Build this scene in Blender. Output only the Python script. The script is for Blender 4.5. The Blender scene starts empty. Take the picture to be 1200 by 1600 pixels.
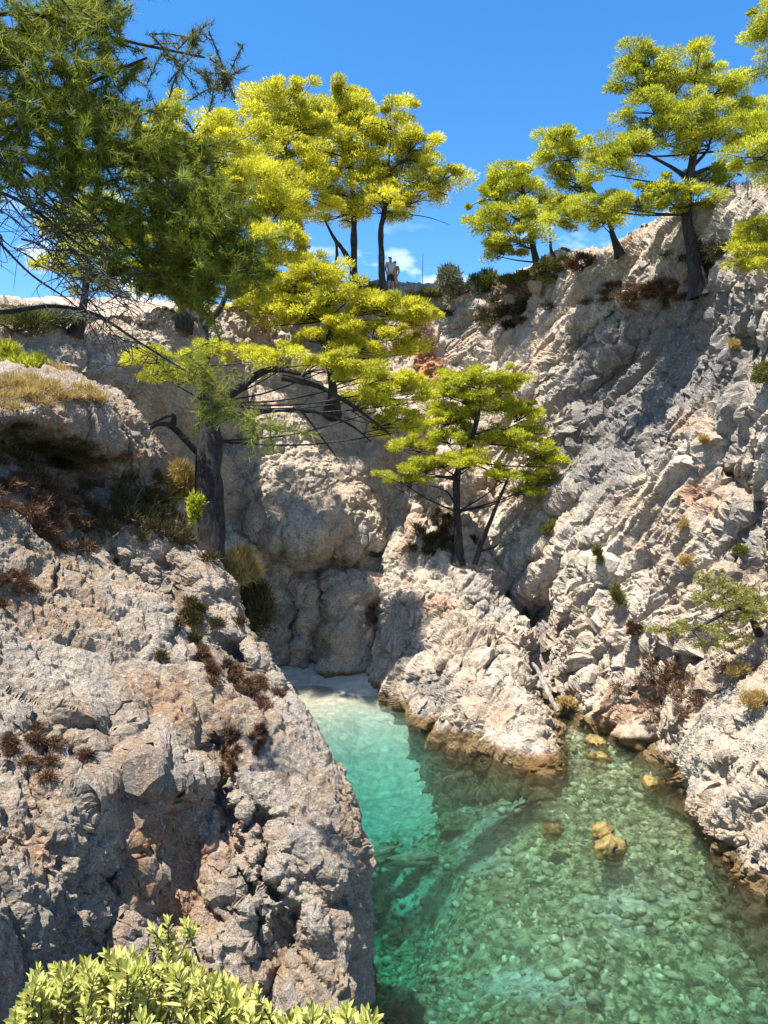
import bpy, math, random
import numpy as np
from mathutils import Vector

random.seed(11); RNG = np.random.default_rng(11)
scene = bpy.context.scene
COL = scene.collection

# ------------------------------------------------------------------ camera
CAM = np.array([0.0, 0.0, 7.0]); FPX = 1155.0; PITCH = math.atan(50/1155.0)
cam_d = bpy.data.cameras.new('camera'); cam = bpy.data.objects.new('camera', cam_d)
COL.objects.link(cam); scene.camera = cam
cam.location = CAM; cam.rotation_euler = (math.pi/2 - PITCH, 0, 0)
cam_d.sensor_fit = 'VERTICAL'; cam_d.sensor_height = 36.0; cam_d.lens = 36.0*FPX/1600.0
cam_d.clip_start = 0.05; cam_d.clip_end = 6000

# ------------------------------------------------------------------ sky, sun, exposure
SUN_EL, SUN_AZ = math.radians(71), math.radians(-124)      # azimuth from +Y, clockwise seen from above (negative = left)
world = bpy.data.worlds.new('World'); scene.world = world; world.use_nodes = True
wn, wl = world.node_tree.nodes, world.node_tree.links; wn.clear()
w_out = wn.new('ShaderNodeOutputWorld'); w_bg = wn.new('ShaderNodeBackground')
w_sky = wn.new('ShaderNodeTexSky'); w_sky.sky_type = 'NISHITA'; w_sky.sun_disc = False
w_sky.sun_elevation = SUN_EL; w_sky.sun_rotation = SUN_AZ
w_sky.air_density = 1.0; w_sky.dust_density = 0.3; w_sky.ozone_density = 4.0
w_bg.inputs['Strength'].default_value = 0.105
w_hs = wn.new('ShaderNodeHueSaturation'); w_hs.inputs['Saturation'].default_value = 1.3
tc = wn.new('ShaderNodeTexCoord'); mp = wn.new('ShaderNodeMapping'); mp.inputs['Scale'].default_value = (12, 12, 26)
nz = wn.new('ShaderNodeTexNoise'); nz.inputs['Scale'].default_value = 1.0; nz.inputs['Detail'].default_value = 6
rp = wn.new('ShaderNodeValToRGB'); rp.color_ramp.elements[0].position = 0.54; rp.color_ramp.elements[1].position = 0.62
sx = wn.new('ShaderNodeSeparateXYZ'); mr = wn.new('ShaderNodeMapRange')
mr.inputs[1].default_value = 0.20; mr.inputs[2].default_value = 0.33; mr.inputs[3].default_value = 1.0; mr.inputs[4].default_value = 0.0
mm = wn.new('ShaderNodeMath'); mm.operation = 'MULTIPLY'
mx = wn.new('ShaderNodeMix'); mx.data_type = 'RGBA'; mx.inputs[7].default_value = (6.5, 6.9, 7.6, 1)
wl.new(tc.outputs['Generated'], mp.inputs[0]); wl.new(mp.outputs[0], nz.inputs['Vector']); wl.new(nz.outputs[0], rp.inputs[0])
wl.new(tc.outputs['Generated'], sx.inputs[0]); wl.new(sx.outputs[2], mr.inputs[0])
wl.new(rp.outputs[0], mm.inputs[0]); wl.new(mr.outputs[0], mm.inputs[1]); wl.new(mm.outputs[0], mx.inputs[0])
wl.new(w_sky.outputs[0], w_hs.inputs['Color']); wl.new(w_hs.outputs[0], mx.inputs[6])
wl.new(mx.outputs[2], w_bg.inputs['Color']); wl.new(w_bg.outputs[0], w_out.inputs['Surface'])

sun_d = bpy.data.lights.new('sun', 'SUN'); sun = bpy.data.objects.new('sun', sun_d); COL.objects.link(sun)
sun_d.energy = 5.0; sun_d.angle = math.radians(0.5); sun_d.color = (1.0, 0.95, 0.86)
sdir = Vector((math.sin(SUN_AZ)*math.cos(SUN_EL), math.cos(SUN_AZ)*math.cos(SUN_EL), math.sin(SUN_EL)))
sun.rotation_euler = sdir.to_track_quat('Z', 'Y').to_euler(); sun.location = sdir*60
scene.view_settings.view_transform = 'Standard'; scene.view_settings.look = 'None'
scene.view_settings.gamma = 1; scene.view_settings.use_curve_mapping = False
scene.view_settings.exposure = 1.36
scene.cycles.transparent_max_bounces = 16; scene.cycles.max_bounces = 8; scene.cycles.diffuse_bounces = 4

# ------------------------------------------------------------------ geometry helpers
def P(px, py, y):
    """point at forward distance y seen at photo position (px, py)"""
    px, py, y = np.asarray(px, float), np.asarray(py, float), np.asarray(y, float)
    u = (px-600)/FPX; v = (800-py)/FPX
    dy = math.cos(PITCH) + v*math.sin(PITCH); dz = v*math.cos(PITCH) - math.sin(PITCH)
    k = y/dy
    return np.stack([u*k, y+0*k, CAM[2] + dz*k], -1)
def proj(p):
    q = p - CAM; c, s = math.cos(PITCH), math.sin(PITCH)
    f = q[..., 1]*c - q[..., 2]*s; up = q[..., 1]*s + q[..., 2]*c
    f = np.maximum(f, 1e-3)
    return 600 + FPX*q[..., 0]/f, 800 - FPX*up/f, f

_T = RNG.random((64, 64, 64)).astype(np.float32)
_R = RNG.random((64, 64, 64, 3)).astype(np.float32)
_ROT = np.array([[0.36, 0.48, -0.8], [-0.8, 0.60, 0.0], [0.48, 0.64, 0.60]])
def vnoise(p):
    i = np.floor(p).astype(np.int64); f = (p-i); f = f*f*f*(f*(f*6-15)+10)
    x0, y0, z0 = (i[:, k] & 63 for k in range(3)); x1, y1, z1 = (x0+1) & 63, (y0+1) & 63, (z0+1) & 63
    fx, fy, fz = f[:, 0], f[:, 1], f[:, 2]
    a = _T[x0, y0, z0]*(1-fx)+_T[x1, y0, z0]*fx; b = _T[x0, y1, z0]*(1-fx)+_T[x1, y1, z0]*fx
    c = _T[x0, y0, z1]*(1-fx)+_T[x1, y0, z1]*fx; d = _T[x0, y1, z1]*(1-fx)+_T[x1, y1, z1]*fx
    return ((a*(1-fy)+b*fy)*(1-fz) + (c*(1-fy)+d*fy)*fz)*2-1
def fbm(p, o=4, g=0.5):
    s = 0; a = 1; q = p.copy()
    for _ in range(o):
        s = s + a*vnoise(q); q = (q @ _ROT)*2.03 + 17.3; a *= g
    return s
def ridged(p, o=4, g=0.55):
    s = 0; a = 1; q = p.copy()
    for _ in range(o):
        s = s + a*(1-2*np.abs(vnoise(q))); q = (q @ _ROT)*2.07 + 9.1; a *= g
    return s
def facets(p):
    """worley cells: (F1, F2, cell random, tilted-facet height)"""
    i = np.floor(p).astype(np.int64)
    f1 = np.full(len(p), 9., np.float32); f2 = f1.copy(); cid = np.zeros(len(p), np.float32); til = cid.copy()
    for dx in (-1, 0, 1):
        for dy in (-1, 0, 1):
            for dz in (-1, 0, 1):
                c = i + (dx, dy, dz); r = _R[c[:, 0] & 63, c[:, 1] & 63, c[:, 2] & 63]
                v = p - (c + r); d = np.sqrt((v*v).sum(1))
                r2 = _R[(c[:, 0]+31) & 63, (c[:, 1]+7) & 63, (c[:, 2]+19) & 63]
                t = (v*(r2*2-1)).sum(1)
                m = d < f1
                f2 = np.where(m, f1, np.minimum(f2, d)); cid = np.where(m, r2[:, 0], cid); til = np.where(m, t, til)
                f1 = np.where(m, d, f1)
    return f1, f2, cid, til

def link(name, verts, faces, mat, parent=None, smooth=False, attrs=None, kind=None):
    me = bpy.data.meshes.new(name)
    verts = np.asarray(verts, np.float32); faces = np.asarray(faces, np.int32); n = faces.shape[1]
    me.vertices.add(len(verts)); me.vertices.foreach_set('co', verts.ravel())
    me.loops.add(faces.size); me.loops.foreach_set('vertex_index', faces.ravel())
    me.polygons.add(len(faces)); me.polygons.foreach_set('loop_start', np.arange(0, faces.size, n, dtype=np.int32))
    me.polygons.foreach_set('use_smooth', np.full(len(faces), smooth, bool))
    for k, a in (attrs or {}).items():
        if a.ndim == 1:
            at = me.attributes.new(k, 'FLOAT', 'POINT'); at.data.foreach_set('value', a.astype(np.float32))
        else:
            at = me.attributes.new(k, 'FLOAT_COLOR', 'POINT')
            c = np.ones((len(a), 4), np.float32); c[:, :3] = a; at.data.foreach_set('color', c.ravel())
    me.update(calc_edges=True); me.materials.append(mat)
    o = bpy.data.objects.new(name, me); COL.objects.link(o)
    if parent is not None: o.parent = parent
    if kind: o['kind'] = kind
    return o
def tag(o, label, cat, group=None):
    o['label'] = label; o['category'] = cat
    if group: o['group'] = group
    return o
def thing(name, loc, label, cat, group=None):
    o = bpy.data.objects.new(name, None); COL.objects.link(o); o.location = [float(c) for c in loc]
    o.empty_display_size = 0.2
    return tag(o, label, cat, group)
def grid_faces(nr, nc):
    a = np.arange(nr*nc).reshape(nr, nc)
    return np.stack([a[:-1, :-1], a[:-1, 1:], a[1:, 1:], a[1:, :-1]], -1).reshape(-1, 4)

# ------------------------------------------------------------------ materials
def nmat(name):
    m = bpy.data.materials.new(name); m.use_nodes = True; nt = m.node_tree; nt.nodes.clear()
    return m, nt.nodes, nt.links
def mixc(N, L, fac, a, b, mode='MIX'):
    n = N.new('ShaderNodeMix'); n.data_type = 'RGBA'; n.blend_type = mode
    for s, i in ((fac, 0), (a, 6), (b, 7)):
        if hasattr(s, 'is_output'): L.new(s, n.inputs[i])
        elif i == 0: n.inputs[0].default_value = s
        else: n.inputs[i].default_value = (*s, 1)
    return n.outputs[2]
def noise(N, L, vec, scale, detail=4, rough=0.55, dist=0.0):
    n = N.new('ShaderNodeTexNoise'); n.inputs['Scale'].default_value = scale; n.inputs['Detail'].default_value = detail
    n.inputs['Roughness'].default_value = rough; n.inputs['Distortion'].default_value = dist; L.new(vec, n.inputs['Vector']); return n.outputs[0]
def ramp(N, L, s, a, b, va=0.0, vb=1.0):
    n = N.new('ShaderNodeMapRange'); n.interpolation_type = 'SMOOTHSTEP'
    L.new(s, n.inputs[0]); n.inputs[1].default_value = a; n.inputs[2].default_value = b
    n.inputs[3].default_value = va; n.inputs[4].default_value = vb; return n.outputs[0]
def math2(N, L, op, a, b):
    n = N.new('ShaderNodeMath'); n.operation = op; n.use_clamp = False
    for i, s in enumerate((a, b)):
        if hasattr(s, 'is_output'): L.new(s, n.inputs[i])
        else: n.inputs[i].default_value = s
    return n.outputs[0]

def rock_material(name, pale, tan, grey, sc=1.0, bump=1.25):
    m, N, L = nmat(name)
    out = N.new('ShaderNodeOutputMaterial'); b = N.new('ShaderNodeBsdfPrincipled'); b.inputs['Roughness'].default_value = 0.92
    b.inputs['Specular IOR Level'].default_value = 0.2
    L.new(b.outputs[0], out.inputs[0])
    g = N.new('ShaderNodeNewGeometry').outputs['Position']
    mpn = N.new('ShaderNodeMapping'); mpn.inputs['Rotation'].default_value = (0.3, 0.6, 0.2); mpn.inputs['Scale'].default_value = (1.35, 1.0, 0.75)
    L.new(g, mpn.inputs[0]); st = mpn.outputs[0]
    at = N.new('ShaderNodeAttribute'); at.attribute_name = 'stain'  # rust, grey and brown stain colours, plus shade painted into some hollows
    sp = N.new('ShaderNodeSeparateColor'); L.new(at.outputs['Color'], sp.inputs[0])
    n1 = noise(N, L, g, 0.45*sc, 5, 0.6); n2 = noise(N, L, st, 2.2*sc, 6, 0.65, 0.6); n3 = noise(N, L, g, 9*sc, 5, 0.7)
    n4 = noise(N, L, g, 24*sc, 5, 0.75, 0.3)
    c = mixc(N, L, ramp(N, L, n1, 0.38, 0.62), pale, tan)
    c = mixc(N, L, ramp(N, L, n2, 0.47, 0.63), c, grey)
    n8 = noise(N, L, st, 1.0*sc, 7, 0.72, 1.2); c = mixc(N, L, ramp(N, L, n8, 0.52, 0.64, 0, 0.5), c, (0.22, 0.19, 0.165))
    n9 = noise(N, L, g, 13*sc, 5, 0.75, 0.4); c = mixc(N, L, ramp(N, L, n9, 0.55, 0.66, 0, 0.7), c, (0.40, 0.22, 0.09))
    # ochre / rust
    n5 = noise(N, L, g, 1.1*sc, 6, 0.7, 0.4)
    o_f = math2(N, L, 'ADD', math2(N, L, 'MULTIPLY', sp.outputs[0], 1.0), math2(N, L, 'MULTIPLY', n5, 0.9))
    c = mixc(N, L, ramp(N, L, o_f, 0.62, 1.05, 0, 0.85), c, (0.40, 0.17, 0.06))
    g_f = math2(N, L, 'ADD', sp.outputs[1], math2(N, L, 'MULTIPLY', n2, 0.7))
    c = mixc(N, L, ramp(N, L, g_f, 0.48, 0.95, 0, 0.88), c, (0.23, 0.215, 0.20))  # grey tone, also the painted shade of slab, wall and grooves
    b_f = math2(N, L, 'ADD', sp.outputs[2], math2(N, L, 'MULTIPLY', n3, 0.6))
    c = mixc(N, L, ramp(N, L, b_f, 0.55, 1.0, 0, 0.9), c, (0.085, 0.05, 0.028))  # brown patches, also shade painted into the hollows
    # speckle and lichen; dark specks also paint in the shade of small pits
    c = mixc(N, L, ramp(N, L, n4, 0.53, 0.62, 0, 0.8), c, (0.085, 0.065, 0.05))
    n6 = noise(N, L, g, 3.2*sc, 6, 0.75, 0.8); c = mixc(N, L, ramp(N, L, n6, 0.53, 0.66, 0, 0.55), c, (0.20, 0.145, 0.11))
    c = mixc(N, L, ramp(N, L, n3, 0.54, 0.68, 0, 0.6), c, (0.72, 0.65, 0.55))
    # algae band at the waterline
    s3 = N.new('ShaderNodeSeparateXYZ'); L.new(g, s3.inputs[0])
    zz = math2(N, L, 'ADD', s3.outputs[2], math2(N, L, 'MULTIPLY', n5, -0.55))
    c = mixc(N, L, ramp(N, L, zz, -0.05, 0.16, 0.85, 0.0), c, (0.17, 0.105, 0.03))
    c = mixc(N, L, ramp(N, L, s3.outputs[2], -0.5, 0.0, 0.65, 0.0), c, (0.24, 0.21, 0.12))
    L.new(c, b.inputs['Base Color'])
    h = math2(N, L, 'ADD', math2(N, L, 'MULTIPLY', n3, 1.0), math2(N, L, 'MULTIPLY', n4, 0.45))
    bp = N.new('ShaderNodeBump'); bp.inputs['Strength'].default_value = bump; bp.inputs['Distance'].default_value = 0.10/sc
    L.new(h, bp.inputs['Height']); L.new(bp.outputs[0], b.inputs['Normal'])
    return m
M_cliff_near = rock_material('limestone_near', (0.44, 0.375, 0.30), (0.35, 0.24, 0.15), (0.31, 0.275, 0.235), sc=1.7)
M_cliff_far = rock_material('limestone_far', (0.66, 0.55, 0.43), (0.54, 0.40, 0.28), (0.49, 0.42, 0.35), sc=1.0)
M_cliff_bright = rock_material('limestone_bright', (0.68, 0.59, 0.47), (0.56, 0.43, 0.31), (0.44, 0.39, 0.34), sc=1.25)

def leaf_material(name, dark, light, transl=0.35):
    m, N, L = nmat(name)
    out = N.new('ShaderNodeOutputMaterial'); at = N.new('ShaderNodeAttribute'); at.attribute_name = 'tone'
    c = mixc(N, L, at.outputs['Fac'], dark, light)
    d = N.new('ShaderNodeBsdfPrincipled'); d.inputs['Roughness'].default_value = 0.55; d.inputs['Specular IOR Level'].default_value = 0.25
    t = N.new('ShaderNodeBsdfTranslucent'); x = N.new('ShaderNodeMixShader'); x.inputs[0].default_value = transl
    L.new(c, d.inputs['Base Color']); L.new(c, t.inputs['Color'])
    L.new(d.outputs[0], x.inputs[1]); L.new(t.outputs[0], x.inputs[2]); L.new(x.outputs[0], out.inputs[0])
    return m
M_pine_y = leaf_material('pine_yellow', (0.16, 0.17, 0.015), (0.82, 0.77, 0.06), 0.5)
M_pine_g = leaf_material('pine_green', (0.13, 0.15, 0.015), (0.70, 0.70, 0.06), 0.5)
M_pine_m = leaf_material('pine_muted', (0.10, 0.11, 0.02), (0.36, 0.34, 0.07), 0.35)
M_pine_d = leaf_material('pine_dark', (0.08, 0.10, 0.012), (0.36, 0.39, 0.045), 0.5)
M_dry = leaf_material('dry_brown', (0.06, 0.032, 0.018), (0.20, 0.11, 0.06), 0.2)
M_scrub_shaded = leaf_material('shrub_shaded', (0.025, 0.022, 0.010), (0.13, 0.10, 0.035), 0.2)  # darker copy of the green shrub, shade put into the colour
M_straw = leaf_material('dry_straw', (0.30, 0.20, 0.07), (0.60, 0.45, 0.17), 0.3)
M_shrub = leaf_material('shrub_green', (0.05, 0.065, 0.015), (0.22, 0.22, 0.05), 0.3)
M_sage = leaf_material('shrub_sage', (0.10, 0.11, 0.07), (0.32, 0.32, 0.20), 0.3)
M_bush = leaf_material('bush_leaf', (0.26, 0.28, 0.05), (0.70, 0.66, 0.22), 0.3)

def bark_material(name, a, b_, sc=12):
    m, N, L = nmat(name)
    out = N.new('ShaderNodeOutputMaterial'); b = N.new('ShaderNodeBsdfPrincipled'); b.inputs['Roughness'].default_value = 0.9
    g = N.new('ShaderNodeNewGeometry').outputs['Position']
    mpn = N.new('ShaderNodeMapping'); mpn.inputs['Scale'].default_value = (1, 1, 0.35); L.new(g, mpn.inputs[0])
    n = noise(N, L, mpn.outputs[0], sc, 5, 0.7, 0.5)
    L.new(mixc(N, L, ramp(N, L, n, 0.4, 0.65), a, b_), b.inputs['Base Color'])
    bp = N.new('ShaderNodeBump'); bp.inputs['Strength'].default_value = 1; bp.inputs['Distance'].default_value = 0.06
    L.new(n, bp.inputs['Height']); L.new(bp.outputs[0], b.inputs['Normal']); L.new(b.outputs[0], out.inputs[0]); return m
M_bark = bark_material('pine_bark', (0.012, 0.010, 0.010), (0.050, 0.040, 0.036))
M_bark_pale = bark_material('dead_wood', (0.16, 0.14, 0.12), (0.42, 0.38, 0.33))
M_twig = bark_material('twig_bark', (0.05, 0.038, 0.03), (0.13, 0.10, 0.085))

# ------------------------------------------------------------------ rock sheets
def spline_grid(ctrl, nr, nc):
    C = np.array(ctrl, float)
    def interp(A, n):           # Catmull-Rom along axis 0
        k = len(A); t = np.linspace(0, k-1, n); i = np.clip(np.floor(t).astype(int), 0, k-2); f = (t-i).reshape(-1, *([1]*(A.ndim-1)))
        g = lambda j: A[np.clip(j, 0, k-1)]
        p0, p1, p2, p3 = g(i-1), g(i), g(i+1), g(i+2)
        return 0.5*((2*p1)+(-p0+p2)*f+(2*p0-5*p1+4*p2-p3)*f*f+(-p0+3*p1-3*p2+p3)*f**3)
    A = interp(C, nr); A = np.moveaxis(interp(np.moveaxis(A, 1, 0), nc), 0, 1)
    return A
def seg_dist(px, py, a, b):
    ax, ay = a; bx, by = b; vx, vy = bx-ax, by-ay
    t = np.clip(((px-ax)*vx+(py-ay)*vy)/(vx*vx+vy*vy+1e-9), 0, 1)
    return np.hypot(px-(ax+t*vx), py-(ay+t*vy))
def line_f(px, py, pts, w):
    d = np.full(px.shape, 1e9)
    for a, b in zip(pts[:-1], pts[1:]): d = np.minimum(d, seg_dist(px, py, a, b))
    return np.exp(-(d/w)**2)
def blob_f(px, py, cx, cy, rx, ry, ang=0):
    a = math.radians(ang); dx, dy = px-cx, py-cy
    u = (dx*math.cos(a)+dy*math.sin(a))/rx; v = (-dx*math.sin(a)+dy*math.cos(a))/ry
    return np.exp(-(u*u+v*v)**1.5)
SURF = {}
def rock_sheet(name, ctrl, nr, nc, mat, feats=(), stain_shade=(), big=0.35, mid=0.18, small=0.05, freq=1.0, strata=(0.5, 0.5, -0.7), bedn=(0.36, -0.67, -0.65), bed=0.3, sup=1.0):
    G = spline_grid(ctrl, nr, nc); px, py, d = G[..., 0].copy(), G[..., 1].copy(), G[..., 2].copy()
    wx = 20*fbm(np.stack([px.ravel()/60, py.ravel()/60, 0*px.ravel()], -1), 4, 0.55).reshape(px.shape)
    wy = 20*fbm(np.stack([px.ravel()/60+31, py.ravel()/60+7, 0*px.ravel()], -1), 4, 0.55).reshape(px.shape)
    qx, qy = px+wx, py+wy
    for f in feats:
        if f[0] == 'line': d += f[3]*line_f(qx, qy, f[1], f[2])
        else: d += f[2]*blob_f(qx, qy, *f[1])
    V = P(px, py, d)
    du = np.gradient(V, axis=1); dv = np.gradient(V, axis=0); n = np.cross(dv, du); n /= np.linalg.norm(n, axis=-1, keepdims=True)+1e-9
    mid_n = n[nr//4:3*nr//4, nc//4:3*nc//4].reshape(-1, 3).mean(0)
    if mid_n[1] > 0: n = -n
    p = V.reshape(-1, 3); q = p*freq
    s = np.array(strata); s = s/np.linalg.norm(s)
    # stretched frame: short across the strata, long along
    along = (q @ s)[:, None]*s; ps = q - 0.70*along
    warp = np.stack([fbm(q*0.5+c, 3) for c in (0, 40, 80)], -1)
    pw = ps + 0.45*warp
    f1, f2, cid, til = facets(pw*0.75)
    g1, g2, gid, gtil = facets(pw*2.3+5)
    h1, h2, hid, htil = facets((q+0.15*warp)*4.6+11)
    sm = lambda x: x*x*(3-2*x)
    e1, e2, e3 = sm(np.clip((f2-f1)/0.22, 0, 1)), sm(np.clip((g2-g1)/0.25, 0, 1)), sm(np.clip((h2-h1)/0.3, 0, 1))
    patch = sm(np.clip(0.45+1.6*fbm(q*0.4+60, 3), 0, 1))
    nb = np.array(bedn)/np.linalg.norm(bedn)
    bx = q @ nb + 0.30*fbm(q*0.35+5, 3) + 0.55*cid*e1
    def saw(x, soft=0.16):
        f = x-np.floor(x); return np.where(f < 1-soft, f/(1-soft), (1-f)/soft)
    m1 = sm(np.clip(0.5+1.5*fbm(ps*0.5+33, 2), 0, 1))
    beds = bed*(0.75*saw(bx*0.55)+0.42*saw(bx*1.5+0.4*gid*e2, .12)*(0.3+m1) + 0.17*saw(bx*4.3+0.5*gid, .14)*(0.25+patch))
    crk = np.exp(-((f2-f1)/0.045)**2)*0.9 + 0.45*np.exp(-((g2-g1)/0.06)**2)*patch
    disp = big*(0.8*fbm(q*0.45, 3, 0.45)+0.22*ridged(ps*0.8, 2, 0.45)) + beds \
        + mid*e1*(0.7*(cid-0.5)+1.0*til+0.3) + mid*0.45*e2*((gid-0.5)+1.3*gtil+0.2)*(0.15+1.1*patch) - mid*0.9*crk \
        + small*0.75*e3*((hid-0.5)+1.2*htil+0.3)*(0.1+1.0*patch) + small*0.75*fbm(q*5, 4, 0.62) + small*0.5*ridged(ps*3.0+3, 4, 0.6)
    V2 = p + n.reshape(-1, 3)*(disp*sup)[:, None]/freq**0.5
    st = np.zeros((nr*nc, 3), np.float32)  # real rock stains and painted shade share these channels
    for (bx, by, rx, ry, ang, ch, k) in stain_shade:
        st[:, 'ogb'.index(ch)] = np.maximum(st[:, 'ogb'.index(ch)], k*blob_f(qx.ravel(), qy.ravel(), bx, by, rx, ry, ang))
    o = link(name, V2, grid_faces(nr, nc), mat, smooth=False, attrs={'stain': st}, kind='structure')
    X, Y, F = proj(V2); SURF[name] = (X, Y, F, V2)
    return o
def at(name, px, py, rad=8):
    """front-most built surface point seen near photo position"""
    best = None
    for nm in ([name] if isinstance(name, str) else name):
        X, Y, F, V = SURF[nm]
        r = rad
        while True:
            m = np.where((abs(X-px) < r) & (abs(Y-py) < r))[0]
            if len(m) or r > (400 if isinstance(name, str) else 30): break
            r *= 1.6
        if not len(m): continue
        k = m[np.argmin(F[m]+0.02*np.hypot(X[m]-px, Y[m]-py))]
        if best is None or F[k] < best[0]: best = (F[k], V[k])
    return best[1].copy()

# left foreground cliff
A_ctrl = [
 [(-420, 560, 15), (-200, 570, 15), (0, 585, 15), (80, 590, 15), (150, 605, 15.5), (200, 640, 16), (228, 690, 16), (232, 740, 16)],
 [(-420, 585, 11), (-200, 595, 11.6), (0, 603, 12), (80, 606, 12.4), (150, 622, 12.8), (205, 655, 13.2), (238, 705, 13.6), (236, 745, 15)],
 [(-420, 650, 8.6), (-200, 650, 9.6), (0, 650, 10.6), (70, 655, 11.2), (130, 680, 11.9), (190, 700, 12.5), (236, 735, 13.2), (240, 760, 15)],
 [(-420, 690, 9.6), (-200, 690, 10.6), (0, 698, 12.0), (70, 708, 12.6), (130, 730, 12.9), (190, 755, 12.9), (243, 775, 13.4), (238, 780, 15.2)],
 [(-420, 740, 8.3), (-200, 745, 9.5), (0, 755, 10.9), (70, 775, 11.5), (140, 805, 12.0), (210, 830, 12.5), (285, 850, 13.2), (280, 850, 15.5)],
 [(-420, 860, 7.2), (-200, 860, 8.5), (0, 870, 10.0), (90, 885, 10.7), (180, 900, 11.4), (265, 905, 12.0), (350, 905, 12.6), (340, 915, 15)],
 [(-420, 1000, 6.2), (-200, 1000, 7.4), (0, 1000, 8.9), (110, 1000, 9.6), (220, 1000, 10.3), (310, 990, 11.0), (388, 1000, 11.7), (380, 1010, 14)],
 [(-420, 1150, 5.4), (-200, 1150, 6.5), (0, 1140, 7.9), (130, 1130, 8.7), (260, 1125, 9.4), (370, 1115, 10.0), (458, 1118, 10.9), (445, 1130, 13.5)],
 [(-420, 1300, 4.8), (-200, 1300, 5.8), (0, 1280, 7.0), (150, 1270, 7.9), (300, 1265, 8.6), (430, 1250, 9.1), (533, 1248, 10.0), (520, 1260, 12.5)],
 [(-420, 1420, 4.2), (-200, 1420, 5.3), (0, 1400, 6.4), (150, 1390, 7.3), (310, 1380, 8.0), (450, 1360, 8.5), (552, 1365, 9.2), (540, 1370, 12)],
 [(-420, 1540, 3.8), (-200, 1540, 5.0), (0, 1520, 6.1), (150, 1520, 7.0), (310, 1500, 7.7), (450, 1480, 8.1), (560, 1480, 8.6), (550, 1480, 11.5)],
 [(-420, 1750, 3.4), (-200, 1750, 4.6), (0, 1750, 5.7), (150, 1750, 6.5), (310, 1740, 7.1), (440, 1720, 7.4), (545, 1700, 7.7), (560, 1640, 11)],
 [(-420, 2400, 3.0), (-200, 2400, 4.2), (0, 2400, 5.0), (150, 2350, 5.6), (310, 2200, 6.3), (440, 2100, 6.8), (560, 2050, 7.0), (600, 1850, 9)],
]
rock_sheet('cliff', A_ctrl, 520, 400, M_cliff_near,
  feats=[('blob', (270, 1370, 85, 130, 5), 0.55), ('blob', (275, 1210, 75, 22, 0), -0.35), ('line', [(175, 1150), (175, 1300), (160, 1500)], 22, 0.35),
         ('blob', (110, 1260, 60, 80, 0), -0.3), ('line', [(350, 1170), (355, 1290), (400, 1420), (440, 1560)], 16, 0.35),
         ('line', [(395, 1290), (440, 1400)], 14, 0.3), ('line', [(450, 1440), (445, 1580)], 14, 0.35),
         ('line', [(260, 900), (300, 990), (400, 1070), (440, 1100)], 26, 0.5), ('line', [(0, 1180), (60, 1150), (110, 1190)], 20, 0.3),
         ('blob', (500, 1320, 50, 70, 0), -0.2), ('line', [(540, 1410), (510, 1420)], 18, 0.35), ('blob', (480, 1450, 30, 40, 0), -0.15),
         ('line', [(140, 830), (200, 900), (260, 940)], 14, 0.3), ('blob', (300, 890, 50, 40, 30), -0.3)],
  stain_shade=[(270, 1330, 120, 150, 0, 'o', 0.42), (180, 1250, 30, 200, 0, 'o', 0.35), (60, 1330, 90, 60, 0, 'o', 0.3), (270, 1090, 90, 60, 30, 'o', .3),
          (60, 1470, 120, 90, 0, 'g', 0.45), (500, 1300, 80, 90, 0, 'g', 0.3), (270, 1215, 70, 22, 0, 'g', .35), (470, 1130, 60, 60, 45, 'g', .3),
          (60, 690, 130, 45, 15, 'b', 0.55), (60, 790, 110, 45, 20, 'b', 0.5), (220, 800, 110, 40, 10, 'b', .5), (300, 950, 60, 30, 50, 'b', .55),  # brown in the overhang hollow paints its shade; the others are plant patches
          (370, 1050, 90, 26, 40, 'b', .6), (360, 1170, 30, 60, 0, 'b', .5), (50, 1150, 70, 35, 15, 'b', .5), (25, 905, 45, 28, 0, 'b', .5)],
  big=0.17, mid=0.09, small=0.05, freq=1.3, strata=(0.6, -0.1, -0.75), bedn=(0.5, 0.3, 0.45), bed=0.13)

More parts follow.
